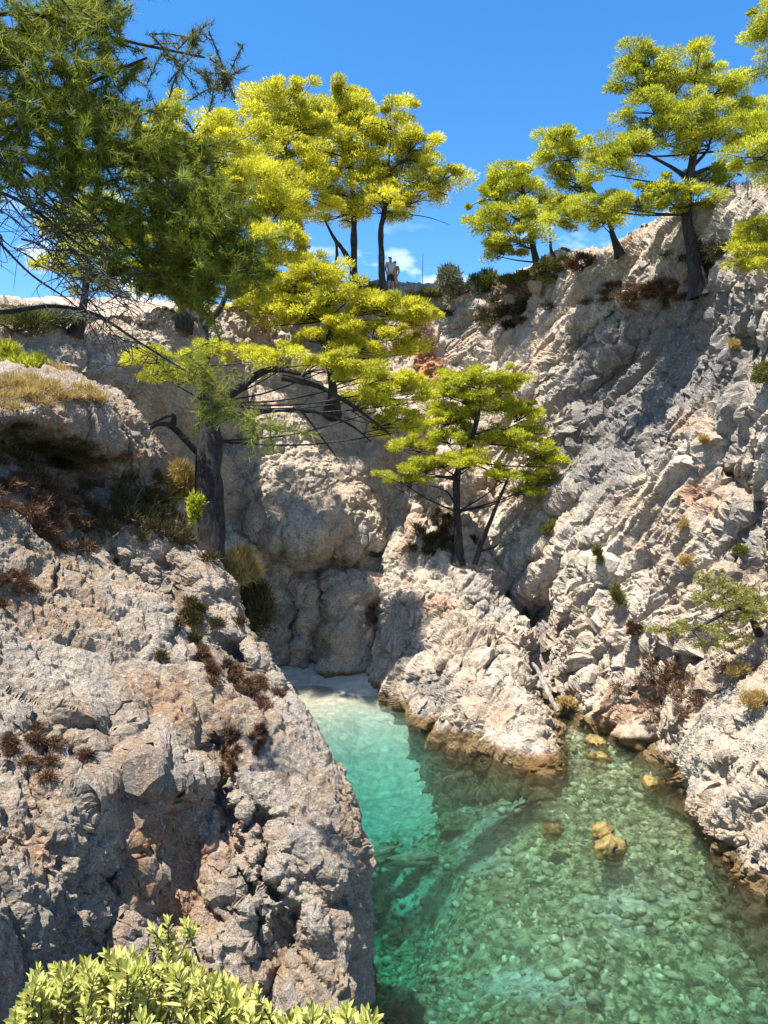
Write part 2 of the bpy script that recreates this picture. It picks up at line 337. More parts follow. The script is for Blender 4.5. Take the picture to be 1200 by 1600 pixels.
# left slope and back wall
cx = [-420, -200, -50, 80, 200, 300, 380, 460, 540, 620, 700, 780]
rows = [
 ([470]*5+[480, 480, 470, 460, 458, 465, 470], [60]*12),
 ([484, 487, 492, 495, 502, 497, 482, 468, 458, 457, 462, 467], [19, 21, 22, 23, 24.5, 28, 32, 35, 37, 38, 39, 39]),
 ([486, 490, 495, 498, 505, 500, 480, 465, 455, 455, 460, 465], [16, 18, 19, 20, 21.5, 25, 29, 32, 33.5, 34, 34, 34]),
 ([560]*12, [14, 16, 16.8, 17.5, 19.5, 23.5, 27.5, 30, 31.5, 32, 32.5, 33]),
 ([650]*12, [13, 14.5, 15.6, 17, 20.5, 24.5, 26.6, 27.8, 29, 30, 31, 32]),
 ([720]*12, [12.6, 14, 15.2, 17, 20.5, 24.5, 26.2, 26.8, 28, 29.2, 30.5, 31.5]),
 ([780]*12, [12.4, 13.8, 15, 17, 20.5, 24, 25.8, 25.8, 27, 28.6, 30, 31]),
 ([845]*12, [12.2, 13.6, 14.8, 16.6, 20, 23.6, 25.4, 25.0, 25.9, 27.8, 29, 30]),
 ([884]*12, [12, 13.4, 14.6, 16.6, 20, 23.6, 25.8, 26.4, 27.2, 27.6, 28.2, 29.5]),
 ([925]*12, [11.8, 13.2, 14.4, 16.4, 20, 23.5, 25.8, 26.0, 25.8, 27.2, 28, 29]),
 ([990]*12, [11.6, 13, 14.2, 16.4, 20, 23.4, 25.8, 26.3, 25.4, 27.0, 28, 29]),
 ([1050]*12, [11.4, 12.8, 14, 16.2, 20, 23.2, 25.6, 26.3, 25.7, 27.2, 28, 29]),
 ([1150]*12, [11, 12.4, 13.6, 14.8, 16.4, 20, 23.6, 25.6, 25.2, 26.8, 28, 29]),
]
B_ctrl = [[(x, y, d) for x, y, d in zip(cx, r[0], r[1])] for r in rows]
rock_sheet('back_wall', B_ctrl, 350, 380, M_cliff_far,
  feats=[('line', [(420, 860), (500, 885), (600, 850)], 14, 0.7), ('line', [(500, 900), (500, 1050)], 10, 0.8), ('line', [(610, 870), (590, 1050)], 9, 0.9),
         ('line', [(350, 700), (370, 800), (420, 870)], 18, 0.6), ('blob', (550, 960, 36, 80, 10), -0.3), ('line', [(640, 640), (560, 760), (480, 830)], 20, -0.4),
         ('line', [(455, 900), (450, 1050)], 16, 0.5), ('line', [(560, 1050), (520, 1050), (580, 1040)], 10, 0.3)],
  stain_shade=[(665, 570, 26, 60, 10, 'o', 0.9), (600, 980, 22, 110, 8, 'o', 0.85), (600, 900, 30, 60, 20, 'o', .45), (510, 880, 90, 20, 0, 'o', .3),
          (450, 760, 140, 120, -30, 'g', 0.25), (440, 940, 40, 60, 0, 'g', 0.4), (260, 660, 50, 60, 0, 'b', .3), (250, 700, 50, 80, 0, 'o', 0.3),  # greys on the wall face and recess corner are painted shade
          (110, 560, 140, 60, 0, 'g', .3)],
  big=0.24, mid=0.09, small=0.055, freq=0.95, strata=(0.6, 0.2, 0.75), bed=0.2)

# right cliff
cx = [540, 620, 700, 780, 860, 940, 1020, 1100, 1200, 1320, 1500]
top = [457, 460, 462, 455, 412, 398, 368, 338, 312, 285, 250]; dt = [34.5, 34, 33.5, 32.5, 30.5, 28.5, 26, 23.5, 20.5, 18.0, 15.5]
base = [1060, 1060, 1055, 1045, 1095, 1140, 1190, 1240, 1290, 1340, 1420]; db = [27.5, 27.2, 27, 26.2, 23.4, 21, 18.6, 16.3, 14.8, 13.2, 11.5]
F_ctrl = []
F_ctrl.append([(x, t+8, 75) for x, t in zip(cx, top)])
F_ctrl.append([(x, t+4, a+5) for x, t, a in zip(cx, top, dt)])
for t in (0, 0.1, 0.22, 0.36, 0.5, 0.64, 0.78, 0.9, 1.0):
    row = []
    for x, ty, by, a, b in zip(cx, top, base, dt, db):
        row.append((x, ty+(by-ty)*t, b+(a-b)*((1-t)**1.25)))
    F_ctrl.append(row)
F_ctrl.append([(x, y+60, b-0.9) for x, y, b in zip(cx, base, db)])
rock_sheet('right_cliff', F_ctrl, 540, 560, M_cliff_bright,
  feats=[('line', [(1230, 440), (1180, 520), (1090, 640), (1000, 720), (900, 800), (860, 850)], 52, -0.6),
         ('blob', (1060, 570, 165, 95, -38), 1.3), ('blob', (970, 640, 90, 100, 0), 0.5), ('line', [(740, 660), (800, 600), (880, 520), (1000, 450)], 26, -0.4),
         ('line', [(1000, 470), (930, 500), (880, 540), (860, 620), (830, 680)], 9, 0.5), ('line', [(1190, 560), (1150, 650), (1150, 720), (1180, 800), (1200, 900)], 34, 1.1),
         ('blob', (1160, 640, 20, 90, -10), -0.6), ('line', [(1000, 700), (940, 760), (900, 800), (840, 870), (800, 920)], 8, 0.6), ('blob', (835, 975, 36, 36, -30), 2.0),
         ('line', [(880, 900), (868, 1050)], 12, 0.7), ('line', [(930, 900), (910, 1060)], 22, -0.6), ('line', [(960, 930), (950, 1000)], 8, 0.7),
         ('line', [(780, 910), (840, 860), (880, 800)], 10, 0.5), ('line', [(960, 1040), (1030, 1030), (1080, 1010)], 8, 0.35),
         ('line', [(1070, 1040), (1020, 1090), (1050, 1130)], 30, 0.5), ('line', [(1000, 1170), (1050, 1155)], 9, 0.8), ('blob', (930, 1120, 50, 26, 10), -0.5),
         ('blob', (1010, 1140, 50, 22, -10), -0.4), ('line', [(1130, 1040), (1090, 1120)], 12, 0.7), ('line', [(740, 470), (790, 500), (850, 450)], 16, 0.8),
         ('line', [(1110, 430), (1050, 480), (1150, 380)], 14, 0.4), ('line', [(690, 480), (690, 560)], 12, 0.5), ('line', [(760, 760), (720, 800)], 12, .5)],
  stain_shade=[(1040, 570, 190, 115, -38, 'g', 1.0), (950, 680, 70, 130, 20, 'g', 0.9), (1160, 650, 50, 130, 10, 'g', .5), (1170, 820, 50, 100, 0, 'g', .45),  # slab greys put its shade into the rock colour
          (665, 560, 34, 70, 0, 'o', 0.9), (1085, 780, 50, 60, -30, 'o', .38), (1100, 690, 30, 40, 0, 'o', .35), (690, 850, 40, 40, 0, 'o', .5), (770, 880, 20, 25, 0, 'o', .7),
          (835, 985, 44, 34, -30, 'o', .55), (980, 1110, 90, 60, 0, 'o', .35), (1090, 1180, 60, 60, 30, 'o', .35),
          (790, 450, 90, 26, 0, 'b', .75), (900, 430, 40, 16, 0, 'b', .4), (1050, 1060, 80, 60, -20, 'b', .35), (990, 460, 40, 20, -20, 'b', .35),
          (875, 1000, 12, 70, 0, 'g', .8), (720, 500, 70, 50, 0, 'g', .35), (1120, 380, 60, 20, -40, 'g', .5)],  # narrow grey strip paints shade into the groove
  big=0.24, mid=0.13, small=0.05, freq=1.0, strata=(0.6, -0.35, 0.75), bed=0.36)

# central spur
E_ctrl = [
 [(580, 760, 33), (610, 750, 33), (650, 745, 33), (700, 745, 33), (740, 770, 33), (770, 790, 33), (800, 800, 33)],
 [(590, 820, 30), (618, 800, 28.3), (650, 780, 27.4), (700, 800, 27), (750, 855, 27), (780, 885, 28), (800, 900, 31)],
 [(600, 900, 30), (606, 890, 27), (650, 870, 26), (710, 880, 25.5), (765, 905, 26), (792, 935, 27.5), (800, 960, 31)],
 [(590, 980, 30), (592, 980, 26.5), (640, 960, 24.7), (710, 960, 23.6), (780, 970, 24), (818, 1000, 25.5), (812, 1010, 29)],
 [(580, 1050, 29), (578, 1048, 26), (640, 1035, 23.5), (710, 1035, 21.8), (780, 1040, 21.3), (830, 1060, 22.3), (830, 1050, 27)],
 [(600, 1075, 27), (605, 1082, 24.4), (655, 1098, 21.8), (720, 1100, 20.4), (790, 1105, 19.8), (852, 1120, 19.8), (850, 1080, 25)],
 [(630, 1110, 27), (640, 1115, 22.8), (688, 1155, 20.1), (745, 1160, 19.2), (800, 1160, 18.8), (876, 1175, 18.2), (880, 1130, 23)],
 [(640, 1140, 26), (650, 1150, 22.4), (700, 1190, 19.6), (745, 1190, 18.8), (805, 1195, 18.4), (880, 1206, 17.8), (900, 1160, 22)],
 [(640, 1240, 25), (660, 1270, 21), (700, 1310, 18.8), (750, 1310, 18.2), (810, 1300, 17.8), (885, 1310, 17.2), (910, 1260, 21)],
]
E_ctrl = [[(x-(22 if y > 1020 and x > 760 else 8 if y > 1020 else 0), y, d) for x, y, d in r] for r in E_ctrl]
rock_sheet('rock_spur', E_ctrl, 380, 300, M_cliff_bright,
  feats=[('blob', (685, 815, 30, 34, 10), 1.6), ('line', [(735, 1070), (735, 1160)], 9, 0.8), ('line', [(770, 1165), (800, 1150)], 9, 0.7), ('line', [(690, 1060), (685, 1140)], 22, 0.5),
         ('line', [(690, 900), (640, 980), (620, 1040)], 9, 0.4), ('line', [(790, 1060), (740, 1050), (780, 1075)], 8, 0.5), ('blob', (800, 1010, 26, 40, 0), -0.5),
         ('line', [(650, 1000), (700, 960), (760, 940)], 8, 0.3), ('blob', (840, 1130, 40, 40, 40), -0.35), ('line', [(620, 840), (660, 800)], 14, .5)],
  stain_shade=[(640, 850, 26, 60, 20, 'o', .36), (690, 950, 40, 30, 0, 'o', .35), (760, 1130, 60, 40, 0, 'o', .28), (690, 1090, 40, 60, 0, 'g', .5), (760, 930, 60, 60, 0, 'g', .4),
          (735, 1120, 12, 60, 0, 'g', .8), (690, 820, 35, 35, 0, 'b', .6), (850, 1190, 40, 20, 0, 'o', .5)],  # crack grey and hollow brown are painted shade
  big=0.24, mid=0.15, small=0.055, freq=1.2, strata=(0.35, 0.1, 0.93), bedn=(0.75, -0.55, -0.22), bed=0.30)

# right foreground rocks
H_ctrl = [
 [(1120, 1160, 20), (1090, 1130, 18.5), (1130, 1090, 17.8), (1180, 1050, 17), (1260, 1000, 16), (1420, 950, 15), (1600, 900, 13)],
 [(1110, 1190, 18.5), (1086, 1180, 16.2), (1130, 1118, 15.4), (1185, 1085, 14.7), (1260, 1040, 14), (1420, 1000, 12.6), (1600, 950, 11)],
 [(1115, 1230, 17.5), (1088, 1218, 15.2), (1135, 1180, 14.4), (1190, 1160, 13.5), (1260, 1120, 12.8), (1420, 1090, 11.4), (1600, 1050, 10)],
 [(1125, 1285, 16.5), (1108, 1280, 14.4), (1145, 1255, 13.5), (1200, 1235, 12.6), (1275, 1210, 11.8), (1420, 1190, 10.5), (1600, 1170, 9)],
 [(1140, 1320, 16), (1124, 1312, 14.0), (1160, 1335, 13.1), (1212, 1365, 12.3), (1290, 1390, 11.3), (1430, 1420, 10), (1600, 1450, 8.5)],
 [(1150, 1360, 15.5), (1130, 1350, 13.8), (1165, 1385, 12.9), (1220, 1425, 12.0), (1290, 1460, 11), (1430, 1510, 9.6), (1600, 1550, 8)],
 [(1150, 1480, 15), (1130, 1460, 13.2), (1165, 1500, 12.4), (1220, 1540, 11.6), (1290, 1600, 10.6), (1430, 1680, 9.2), (1600, 1750, 7.5)],
]
rock_sheet('shore_rock', H_ctrl, 220, 230, M_cliff_bright,
  feats=[('blob', (1135, 1215, 26, 26, -30), 0.8), ('line', [(1090, 1225), (1130, 1240)], 9, 0.6), ('blob', (1120, 1165, 30, 30, 0), -0.2), ('line', [(1200, 1090), (1150, 1150)], 10, 0.3)],
  stain_shade=[(1150, 1370, 80, 18, 40, 'o', .6), (1180, 1300, 60, 40, 0, 'o', .2)],
  big=0.20, mid=0.15, small=0.05, freq=1.3, strata=(0.5, 0.3, 0.8), bed=0.2)

# ------------------------------------------------------------------ seabed and beach
def bed_height(x, y):
    pts_y = [-60, 4, 9, 12, 14.5, 17, 19, 21, 22.6, 24, 26, 28, 60]
    pts_z = [-9, -3.4, -2.7, -2.7, -3.6, -3.5, -2.4, -1.0, -0.32, 0.02, 0.30, 0.4, 0.4]
    left = np.interp(y, pts_y, pts_z)
    pts_r = [-8, -2.6, -1.6, -1.0, -0.65, -0.5, -0.42, -0.35, -0.2, 0.0, 0.15, 0.3, 0.4]
    right = np.interp(y, pts_y, pts_r)
    t = 1/(1+np.exp(-(x-1.6-0.12*(y-14))*1.3))
    z = left*(1-t)+right*t
    return z
nx_, ny_ = 420, 520
gx, gy = np.meshgrid(np.linspace(-9, 14, nx_), np.linspace(3, 30, ny_))
bp_ = np.stack([gx.ravel(), gy.ravel(), np.zeros(gx.size)], -1)
gz = bed_height(bp_[:, 0]+0.8*vnoise(bp_*0.5), bp_[:, 1]+1.2*vnoise(bp_*0.4+9))
# sand where the sea floor is bare
bpx, bpy_, _f = proj(np.stack([bp_[:, 0], bp_[:, 1], gz], -1))
jx, jy = bpx+45*fbm(bp_*1.1+3, 5, .6), bpy_+32*fbm(bp_*1.1+50, 5, .6)
sand = np.maximum.reduce([blob_f(jx, jy, 560, 1190, 170, 130), blob_f(jx, jy, 620, 1260, 120, 70), blob_f(jx, jy, 640, 1400, 70, 40, 20), blob_f(jx, jy, 725, 1250, 34, 24),
                          0.9*blob_f(jx, jy, 800, 1560, 70, 30), 0.8*blob_f(jx, jy, 690, 1300, 70, 30), 0.75*blob_f(jx, jy, 770, 1330, 60, 36, 20), (bp_[:, 1] > 21.5)*1.0,
                          0.6*blob_f(jx, jy, 905, 1575, 34, 30), 0.5*blob_f(jx, jy, 1000, 1440, 90, 30)])
sand = np.clip(sand*1.2-0.12+0.3*fbm(bp_*2.3, 4)*np.clip(sand*3, 0, 1), 0, 1)
sand *= 1-0.85*blob_f(bpx, bpy_, 715, 1285, 45, 25, 20)
f1, f2, cid, til = facets(bp_*6.5); e1, e2, eid, etil = facets(bp_*12.5+4)
rough = (np.clip(0.55-f1, 0, 1)*(0.25+0.75*cid)*0.30 + np.clip(0.5-e1, 0, 1)*0.12)
gz = gz + rough*(1-sand) + 0.10*fbm(bp_*0.9, 3)*(1-sand) + 0.02*fbm(bp_*2.5, 3)
m, N, L = nmat('seabed'); out = N.new('ShaderNodeOutputMaterial'); b = N.new('ShaderNodeBsdfPrincipled'); b.inputs['Roughness'].default_value = 0.9
g = N.new('ShaderNodeNewGeometry').outputs['Position']; a_ = N.new('ShaderNodeAttribute'); a_.attribute_name = 'sand'
c_ = N.new('ShaderNodeAttribute'); c_.attribute_name = 'pebble'
n1 = noise(N, L, g, 0.6, 4, 0.6); n2 = noise(N, L, g, 5, 5, 0.7); n3 = noise(N, L, g, 40, 3, 0.7)
alg = mixc(N, L, ramp(N, L, n2, 0.42, 0.6), (0.08, 0.08, 0.035), (0.44, 0.41, 0.21))
alg = mixc(N, L, ramp(N, L, c_.outputs['Fac'], 0.45, 0.95), alg, (0.74, 0.70, 0.42))
alg = mixc(N, L, ramp(N, L, n1, 0.5, 0.62, 0, 0.5), alg, (0.20, 0.12, 0.06))
snd = mixc(N, L, ramp(N, L, n2, 0.35, 0.65), (0.50, 0.45, 0.36), (0.68, 0.62, 0.50))
c = mixc(N, L, a_.outputs['Fac'], alg, snd)
L.new(c, b.inputs['Base Color']); bp2 = N.new('ShaderNodeBump'); bp2.inputs['Strength'].default_value = 0.6; bp2.inputs['Distance'].default_value = 0.03
L.new(n3, bp2.inputs['Height']); L.new(bp2.outputs[0], b.inputs['Normal']); L.new(b.outputs[0], out.inputs[0])
M_bed = m
pv = np.where(f1 < 0.42, cid, 0.2*eid)
SB = np.stack([bp_[:, 0], bp_[:, 1], gz], -1)
link('seabed', SB, grid_faces(ny_, nx_)[:, ::-1], M_bed, smooth=True, attrs={'sand': sand, 'pebble': pv}, kind='structure')
X, Y, F = proj(SB); SURF['seabed'] = (X, Y, F, SB)
# far ground sheet under everything
link('ground', [(-3000, -3000, -9.5), (3000, -3000, -9.5), (3000, 3000, -9.5), (-3000, 3000, -9.5)], [(0, 1, 2, 3)], M_cliff_far, kind='structure')

# water body
m, N, L = nmat('sea_water'); out = N.new('ShaderNodeOutputMaterial')
tr = N.new('ShaderNodeBsdfTransparent'); rf = N.new('ShaderNodeBsdfRefraction'); rf.inputs['IOR'].default_value = 1.33; rf.inputs['Roughness'].default_value = 0.0
gl = N.new('ShaderNodeBsdfGlossy'); gl.inputs['Roughness'].default_value = 0.04
fr = N.new('ShaderNodeFresnel'); fr.inputs['IOR'].default_value = 1.33
g = N.new('ShaderNodeNewGeometry').outputs['Position']
mpn = N.new('ShaderNodeMapping'); mpn.inputs['Scale'].default_value = (1.0, 1.5, 1.0); mpn.inputs['Rotation'].default_value = (0, 0, 0.35); L.new(g, mpn.inputs[0])
w1 = noise(N, L, mpn.outputs[0], 2.2, 3, 0.55, 0.8); w2 = noise(N, L, mpn.outputs[0], 11.0, 4, 0.65, 1.4)
hh = math2(N, L, 'ADD', w1, math2(N, L, 'MULTIPLY', w2, 0.42))
bp3 = N.new('ShaderNodeBump'); bp3.inputs['Strength'].default_value = 1.0; bp3.inputs['Distance'].default_value = 0.12; L.new(hh, bp3.inputs['Height'])
w3 = noise(N, L, mpn.outputs[0], 5.0, 5, 0.65, 1.2)
bp4 = N.new('ShaderNodeBump'); bp4.inputs['Strength'].default_value = 1.0; bp4.inputs['Distance'].default_value = 0.15; L.new(w3, bp4.inputs['Height'])
L.new(bp3.outputs[0], rf.inputs['Normal'])
for s_ in (gl, fr): L.new(bp4.outputs[0], s_.inputs['Normal'])
x1 = N.new('ShaderNodeMixShader'); x1.inputs[0].default_value = 0.28; L.new(tr.outputs[0], x1.inputs[1]); L.new(rf.outputs[0], x1.inputs[2])
x2 = N.new('ShaderNodeMixShader'); L.new(fr.outputs[0], x2.inputs[0]); L.new(x1.outputs[0], x2.inputs[1]); L.new(gl.outputs[0], x2.inputs[2])
L.new(x2.outputs[0], out.inputs['Surface'])
va = N.new('ShaderNodeVolumeAbsorption'); va.inputs['Color'].default_value = (0.13, 0.84, 0.82, 1); va.inputs['Density'].default_value = 0.36
L.new(va.outputs[0], out.inputs['Volume'])
x0, x1_, y0, y1_ = -60, 60, -120, 27.5; zt, zb = 0.0, -9.3
wv = [(x0, y0, zb), (x1_, y0, zb), (x1_, y1_, zb), (x0, y1_, zb), (x0, y0, zt), (x1_, y0, zt), (x1_, y1_, zt), (x0, y1_, zt)]
link('water', wv, [(0, 3, 2, 1), (4, 5, 6, 7), (0, 1, 5, 4), (1, 2, 6, 5), (2, 3, 7, 6), (3, 0, 4, 7)], m, kind='structure')
#@@VEG
# ------------------------------------------------------------------ plant builders
def tube_arrays(pts, rad, sides=8, bump=0.12, seed=0):
    pts = np.asarray(pts, float); rad = np.asarray(rad, float)
    n = max(len(pts)*4, 8); t = np.linspace(0, len(pts)-1, n)
    k = len(pts); i = np.clip(np.floor(t).astype(int), 0, k-2); f = (t-i)[:, None]; g = lambda j: pts[np.clip(j, 0, k-1)]
    p0, p1, p2, p3 = g(i-1), g(i), g(i+1), g(i+2)
    C = 0.5*((2*p1)+(-p0+p2)*f+(2*p0-5*p1+4*p2-p3)*f*f+(-p0+3*p1-3*p2+p3)*f**3)
    R = np.interp(t, np.arange(k), rad)
    T = np.gradient(C, axis=0); T /= np.linalg.norm(T, axis=1, keepdims=True)+1e-9
    ref = np.array([0.13, 0.97, 0.21]); A = np.cross(T, ref); A /= np.linalg.norm(A, axis=1, keepdims=True)+1e-9; B = np.cross(T, A)
    th = np.linspace(0, 2*np.pi, sides, endpoint=False)
    ring = C[:, None] + R[:, None, None]*(np.cos(th)[None, :, None]*A[:, None]+np.sin(th)[None, :, None]*B[:, None])
    V = ring.reshape(-1, 3)
    if bump:
        sc = 0.6/max(R.mean(), 1e-3)
        dv = vnoise(V*sc+seed)[:, None]*bump; V = V + dv*(V-np.repeat(C, sides, 0))*1.6
    a = np.arange(n*sides).reshape(n, sides); b = np.roll(a, -1, 1)
    F = np.stack([a[:-1], b[:-1], b[1:], a[1:]], -1).reshape(-1, 4)
    # tip and base caps
    V = np.vstack([V, C[:1], C[-1:]]); c0, c1 = n*sides, n*sides+1
    capA = np.stack([b[0], a[0], a[0]*0+c0, a[0]*0+c0], -1); capB = np.stack([a[-1], b[-1], a[-1]*0+c1, a[-1]*0+c1], -1)
    return V, F, capA, capB
def tubes(name, specs, mat, parent, sides=8, bump=0.12):
    Vs, Fs, o = [], [], 0
    for pts, rad in specs:
        V, F, _, _ = tube_arrays(pts, rad, sides, bump, o % 97); Vs.append(V[:-2]); Fs.append(F+o); o += len(V)-2
    return link(name, np.vstack(Vs)-PO(parent), np.vstack(Fs), mat, parent, smooth=True)
def PO(parent):
    return np.array(parent.location) if parent is not None else np.zeros(3)

def unit(v): return v/(np.linalg.norm(v, axis=-1, keepdims=True)+1e-9)
def blades(name, base, dirs, length, width, tone, mat, parent, bend=0.25):
    """many leaf-sized triangles: base points, unit directions"""
    n = len(base); side = unit(np.cross(dirs, unit(RNG.normal(size=(n, 3)))))
    length = np.broadcast_to(length, (n,))[:, None]; width = np.broadcast_to(width, (n,))[:, None]
    a = base - side*width/2; b = base + side*width/2; c = base + dirs*length + RNG.normal(size=(n, 3))*length*bend*0.3
    V = np.stack([a, b, c], 1).reshape(-1, 3); F = np.arange(3*n).reshape(n, 3)
    return link(name, V-PO(parent), F, mat, parent, attrs={'tone': np.repeat(np.clip(tone, 0, 1), 3)})

def pad_points(c, a, depth, cz, d, lobe_px, dens, leaf, flat=0.7, low=-0.35):
    """lumpy foliage pad: ellipsoid covered with small puffs; returns base, dir, tone"""
    s = d/FPX; lr = lobe_px*s
    n_l = int(max(5, 1.75*(a*cz)/(lr*lr)*0.9 + 3))
    u = unit(RNG.normal(size=(n_l*4, 3))); u = u[u[:, 2] > low][:n_l]
    rr = RNG.uniform(0.35, 0.97, len(u))[:, None]
    L = c + u*rr*np.array([a, depth, cz])
    lrad = lr*RNG.uniform(0.45, 1.5, len(u))
    ltone = RNG.uniform(-0.22, 0.22, len(u))
    m = int(dens*lr*lr/(leaf*leaf)*34)
    idx = np.repeat(np.arange(len(u)), m)
    v = unit(RNG.normal(size=(len(idx), 3))+np.array([0, 0, 0.35]))
    r = (RNG.random(len(idx))**0.5*1.15)[:, None]
    base = L[idx] + v*r*lrad[idx][:, None]*np.array([1, 1, flat])
    ob = unit(L-c+1e-6)[idx]; dirs = unit(0.7*v+0.7*unit(RNG.normal(size=v.shape))+0.6*ob+np.array([0, 0, 0.2]))
    tone = 0.55+ltone[idx]+RNG.uniform(-0.25, 0.25, len(idx))
    return base, dirs, tone, L

def pine(label, base, trunk, pads, mat, group=None, trunk_r=6, branches=(), lobe=14, dens=1.0, leaf_px=4.5, twig=True, name='pine_tree', bark=None, fol='foliage', roots=True):
    """base = world point of the foot; trunk/branches/pads given by (photo x, photo y, forward offset from the foot)"""
    bark = bark or M_bark
    y0 = base[1]; s0 = y0/FPX
    t = thing(name, base, label, 'tree', group)
    tp = [base - np.array([0, 0, 0.25*trunk_r*s0*3])] + [P(x, y, y0+o) for x, y, o in trunk]
    r = np.linspace(1.0, 0.45, len(tp))*trunk_r*s0
    if trunk_r > 20: r = np.interp(np.linspace(0, 1, len(tp)), [0, .45, .6, 1], [1.1, .85, .45, .22])*trunk_r*s0
    tw = min(trunk_r, 8); r[0] *= 1.0 if trunk_r > 16 else 1.9
    tubes('trunk', [(tp, r)], bark, t, 12)
    tarr = np.array(tp[1:])
    for br in branches:
        pts = [P(x, y, y0+o) for x, y, o in br[1]]
        tubes('branch', [(pts, np.linspace(br[0], br[0]*0.3, len(pts))*s0)], bark, t, 7)
    for (cx_, cy_, rx, ry, o) in pads:
        d = y0+o; s = d/FPX; c = P(cx_, cy_, d); rx, ry = rx*(1.2 if d > 28 else 1.12), ry*1.33
        bs, dr, tn, Lc = pad_points(c, rx*s, (0.75*rx+0.2*ry)*s, ry*s, d, lobe, dens, leaf_px*s, flat=0.5)
        blades(fol, bs, dr, leaf_px*s*RNG.uniform(0.7, 1.3, len(bs)), leaf_px*s*0.38, tn, mat, t)
        if twig:
            w = np.linalg.norm((tarr-c)*np.array([1, 1, 0.9]), axis=1) + np.where(tarr[:, 2] > c[2], 2.0, 0); k = tarr[int(np.argmin(w))]
            specs = []
            mid = (k+c)/2 + np.array([0, 0, -0.06*np.linalg.norm(c-k)])
            specs.append(([k, mid, c + np.array([0, 0, -0.25*ry*s])], [tw*s*0.26, tw*s*0.17, tw*s*0.09]))
            sel = Lc[RNG.permutation(len(Lc))[:min(len(Lc), 12)]]
            for q in sel:
                a_ = c*0.85+k*0.15 if RNG.random() < 0.7 else c*0.6+mid*0.4
                b_ = (a_+q)/2 + RNG.normal(size=3)*0.12*np.linalg.norm(q-a_)
                specs.append(([a_, b_, q], [tw*s*0.09+0.002, 0.6*s, 0.35*s]))
            tubes('branch', specs, bark, t, 5, 0)
    return t

def shrub(label, p, rx, ry, mat, n=900, blade=10, width=1.6, cat='shrub', name='shrub', group=None, up=0.8, lobes=6, flat=0.8, toward=0.35, droop=0.0, stems=True, snap=None):
    if name == 'dry_scrub': n, blade, width, stems = n*1.8, blade*0.7, width*0.9, False
    """p = world foot; rx, ry, blade in photo pixels at that distance"""
    s = p[1]/FPX; t = thing(name, p, label, cat, group)
    rx, ry, n = rx*1.2, ry*1.2, int(n*1.3)
    u = unit(RNG.normal(size=(lobes, 3))*np.array([1, 0.7, 0.6])+np.array([0, 0, 0.25]))
    L = p + u*RNG.uniform(0.25, 0.75, lobes)[:, None]*np.array([rx, 0.7*rx, ry])*s + np.array([0, -toward*0.3*rx*s, 0.35*ry*s])
    lr = np.array([rx, 0.7*rx, ry])*s*0.42
    if snap:
        lobes = int(lobes*2.2); L = np.array([at(snap[0], snap[1]+RNG.normal()*rx*.55, snap[2]+RNG.normal()*ry*.6, 5) for _ in range(lobes)]); L = L[np.linalg.norm(L-p, axis=1) < 2.2*rx*s]; lobes = len(L)
        lr = np.array([rx, 0.6*rx, ry])*s*0.26
    idx = RNG.integers(0, lobes, n); v = unit(RNG.normal(size=(n, 3))+np.array([0, -0.2, 0.3]))
    base = L[idx]+v*RNG.uniform(0.2, 1.0, n)[:, None]*lr
    dirs = unit(v*0.8+np.array([0, 0, up-droop*1.5])+0.5*RNG.normal(size=(n, 3)))
    tone = 0.5+RNG.uniform(-0.25, 0.25, lobes)[idx]+RNG.uniform(-0.3, 0.3, n)
    blades('foliage', base, dirs, blade*s*RNG.uniform(0.6, 1.4, n), width*s, tone, mat, t)
    if stems:
        specs = [([p-np.array([0, 0, 0.05]), (p+q)/2+RNG.normal(size=3)*0.1*rx*s, q], [1.6*s, 1.1*s, 0.5*s]) for q in L]
        tubes('stem', specs, M_twig, t, 5, 0)
    return t
ALLROCK = ['cliff', 'back_wall', 'right_cliff', 'rock_spur', 'shore_rock']

# ------------------------------------------------------------------ pines on the far rim
def rim(px, py, d): return P(px, py, d)
RIM = 'pines along the cliff rim'
pine('tall pine whose slim trunk stands beside the two people on the rim', at('right_cliff', 598, 468, 10)*[1, 1, 1],
     [(597, 440, 0), (596, 400, 0), (595, 362, 0), (602, 320, 0), (606, 270, 0)],
     [(612, 195, 44, 28, 0), (590, 235, 36, 34, 0.5), (645, 232, 44, 26, -0.5), (672, 285, 50, 24, -0.5), (630, 280, 40, 34, 0.8), (600, 325, 46, 30, -0.3), (650, 318, 40, 16, 0.5), (580, 290, 30, 40, 0.6)],
     M_pine_y, RIM, 6.5, branches=[(2.2, [(602, 300, 0), (640, 290, 0), (700, 305, 0)]), (2.0, [(605, 270, 0), (640, 250, 0), (680, 270, 0)]), (0.9, [(640, 335, 0), (670, 340, 0), (705, 352, 0)])])
pine('pine with a V-forked dark trunk, left of the slim trunk', at('right_cliff', 553, 466, 12),
     [(553, 430, 0), (553, 400, 0), (553, 350, 0), (552, 310, 0), (548, 250, 0), (545, 200, 0)],
     [(542, 148, 36, 22, 0), (520, 180, 50, 30, 0.3), (560, 200, 34, 34, 0.4), (500, 225, 54, 30, -0.4), (545, 255, 46, 32, 0), (505, 290, 50, 36, -0.3), (530, 335, 44, 30, 0.2)],
     M_pine_y, RIM, 6.5, branches=[(5, [(552, 420, 0), (537, 392, 0), (522, 372, 0), (508, 345, 0)]), (3.2, [(526, 415, 0.4), (526, 385, 0.4), (520, 365, 0.2)])])
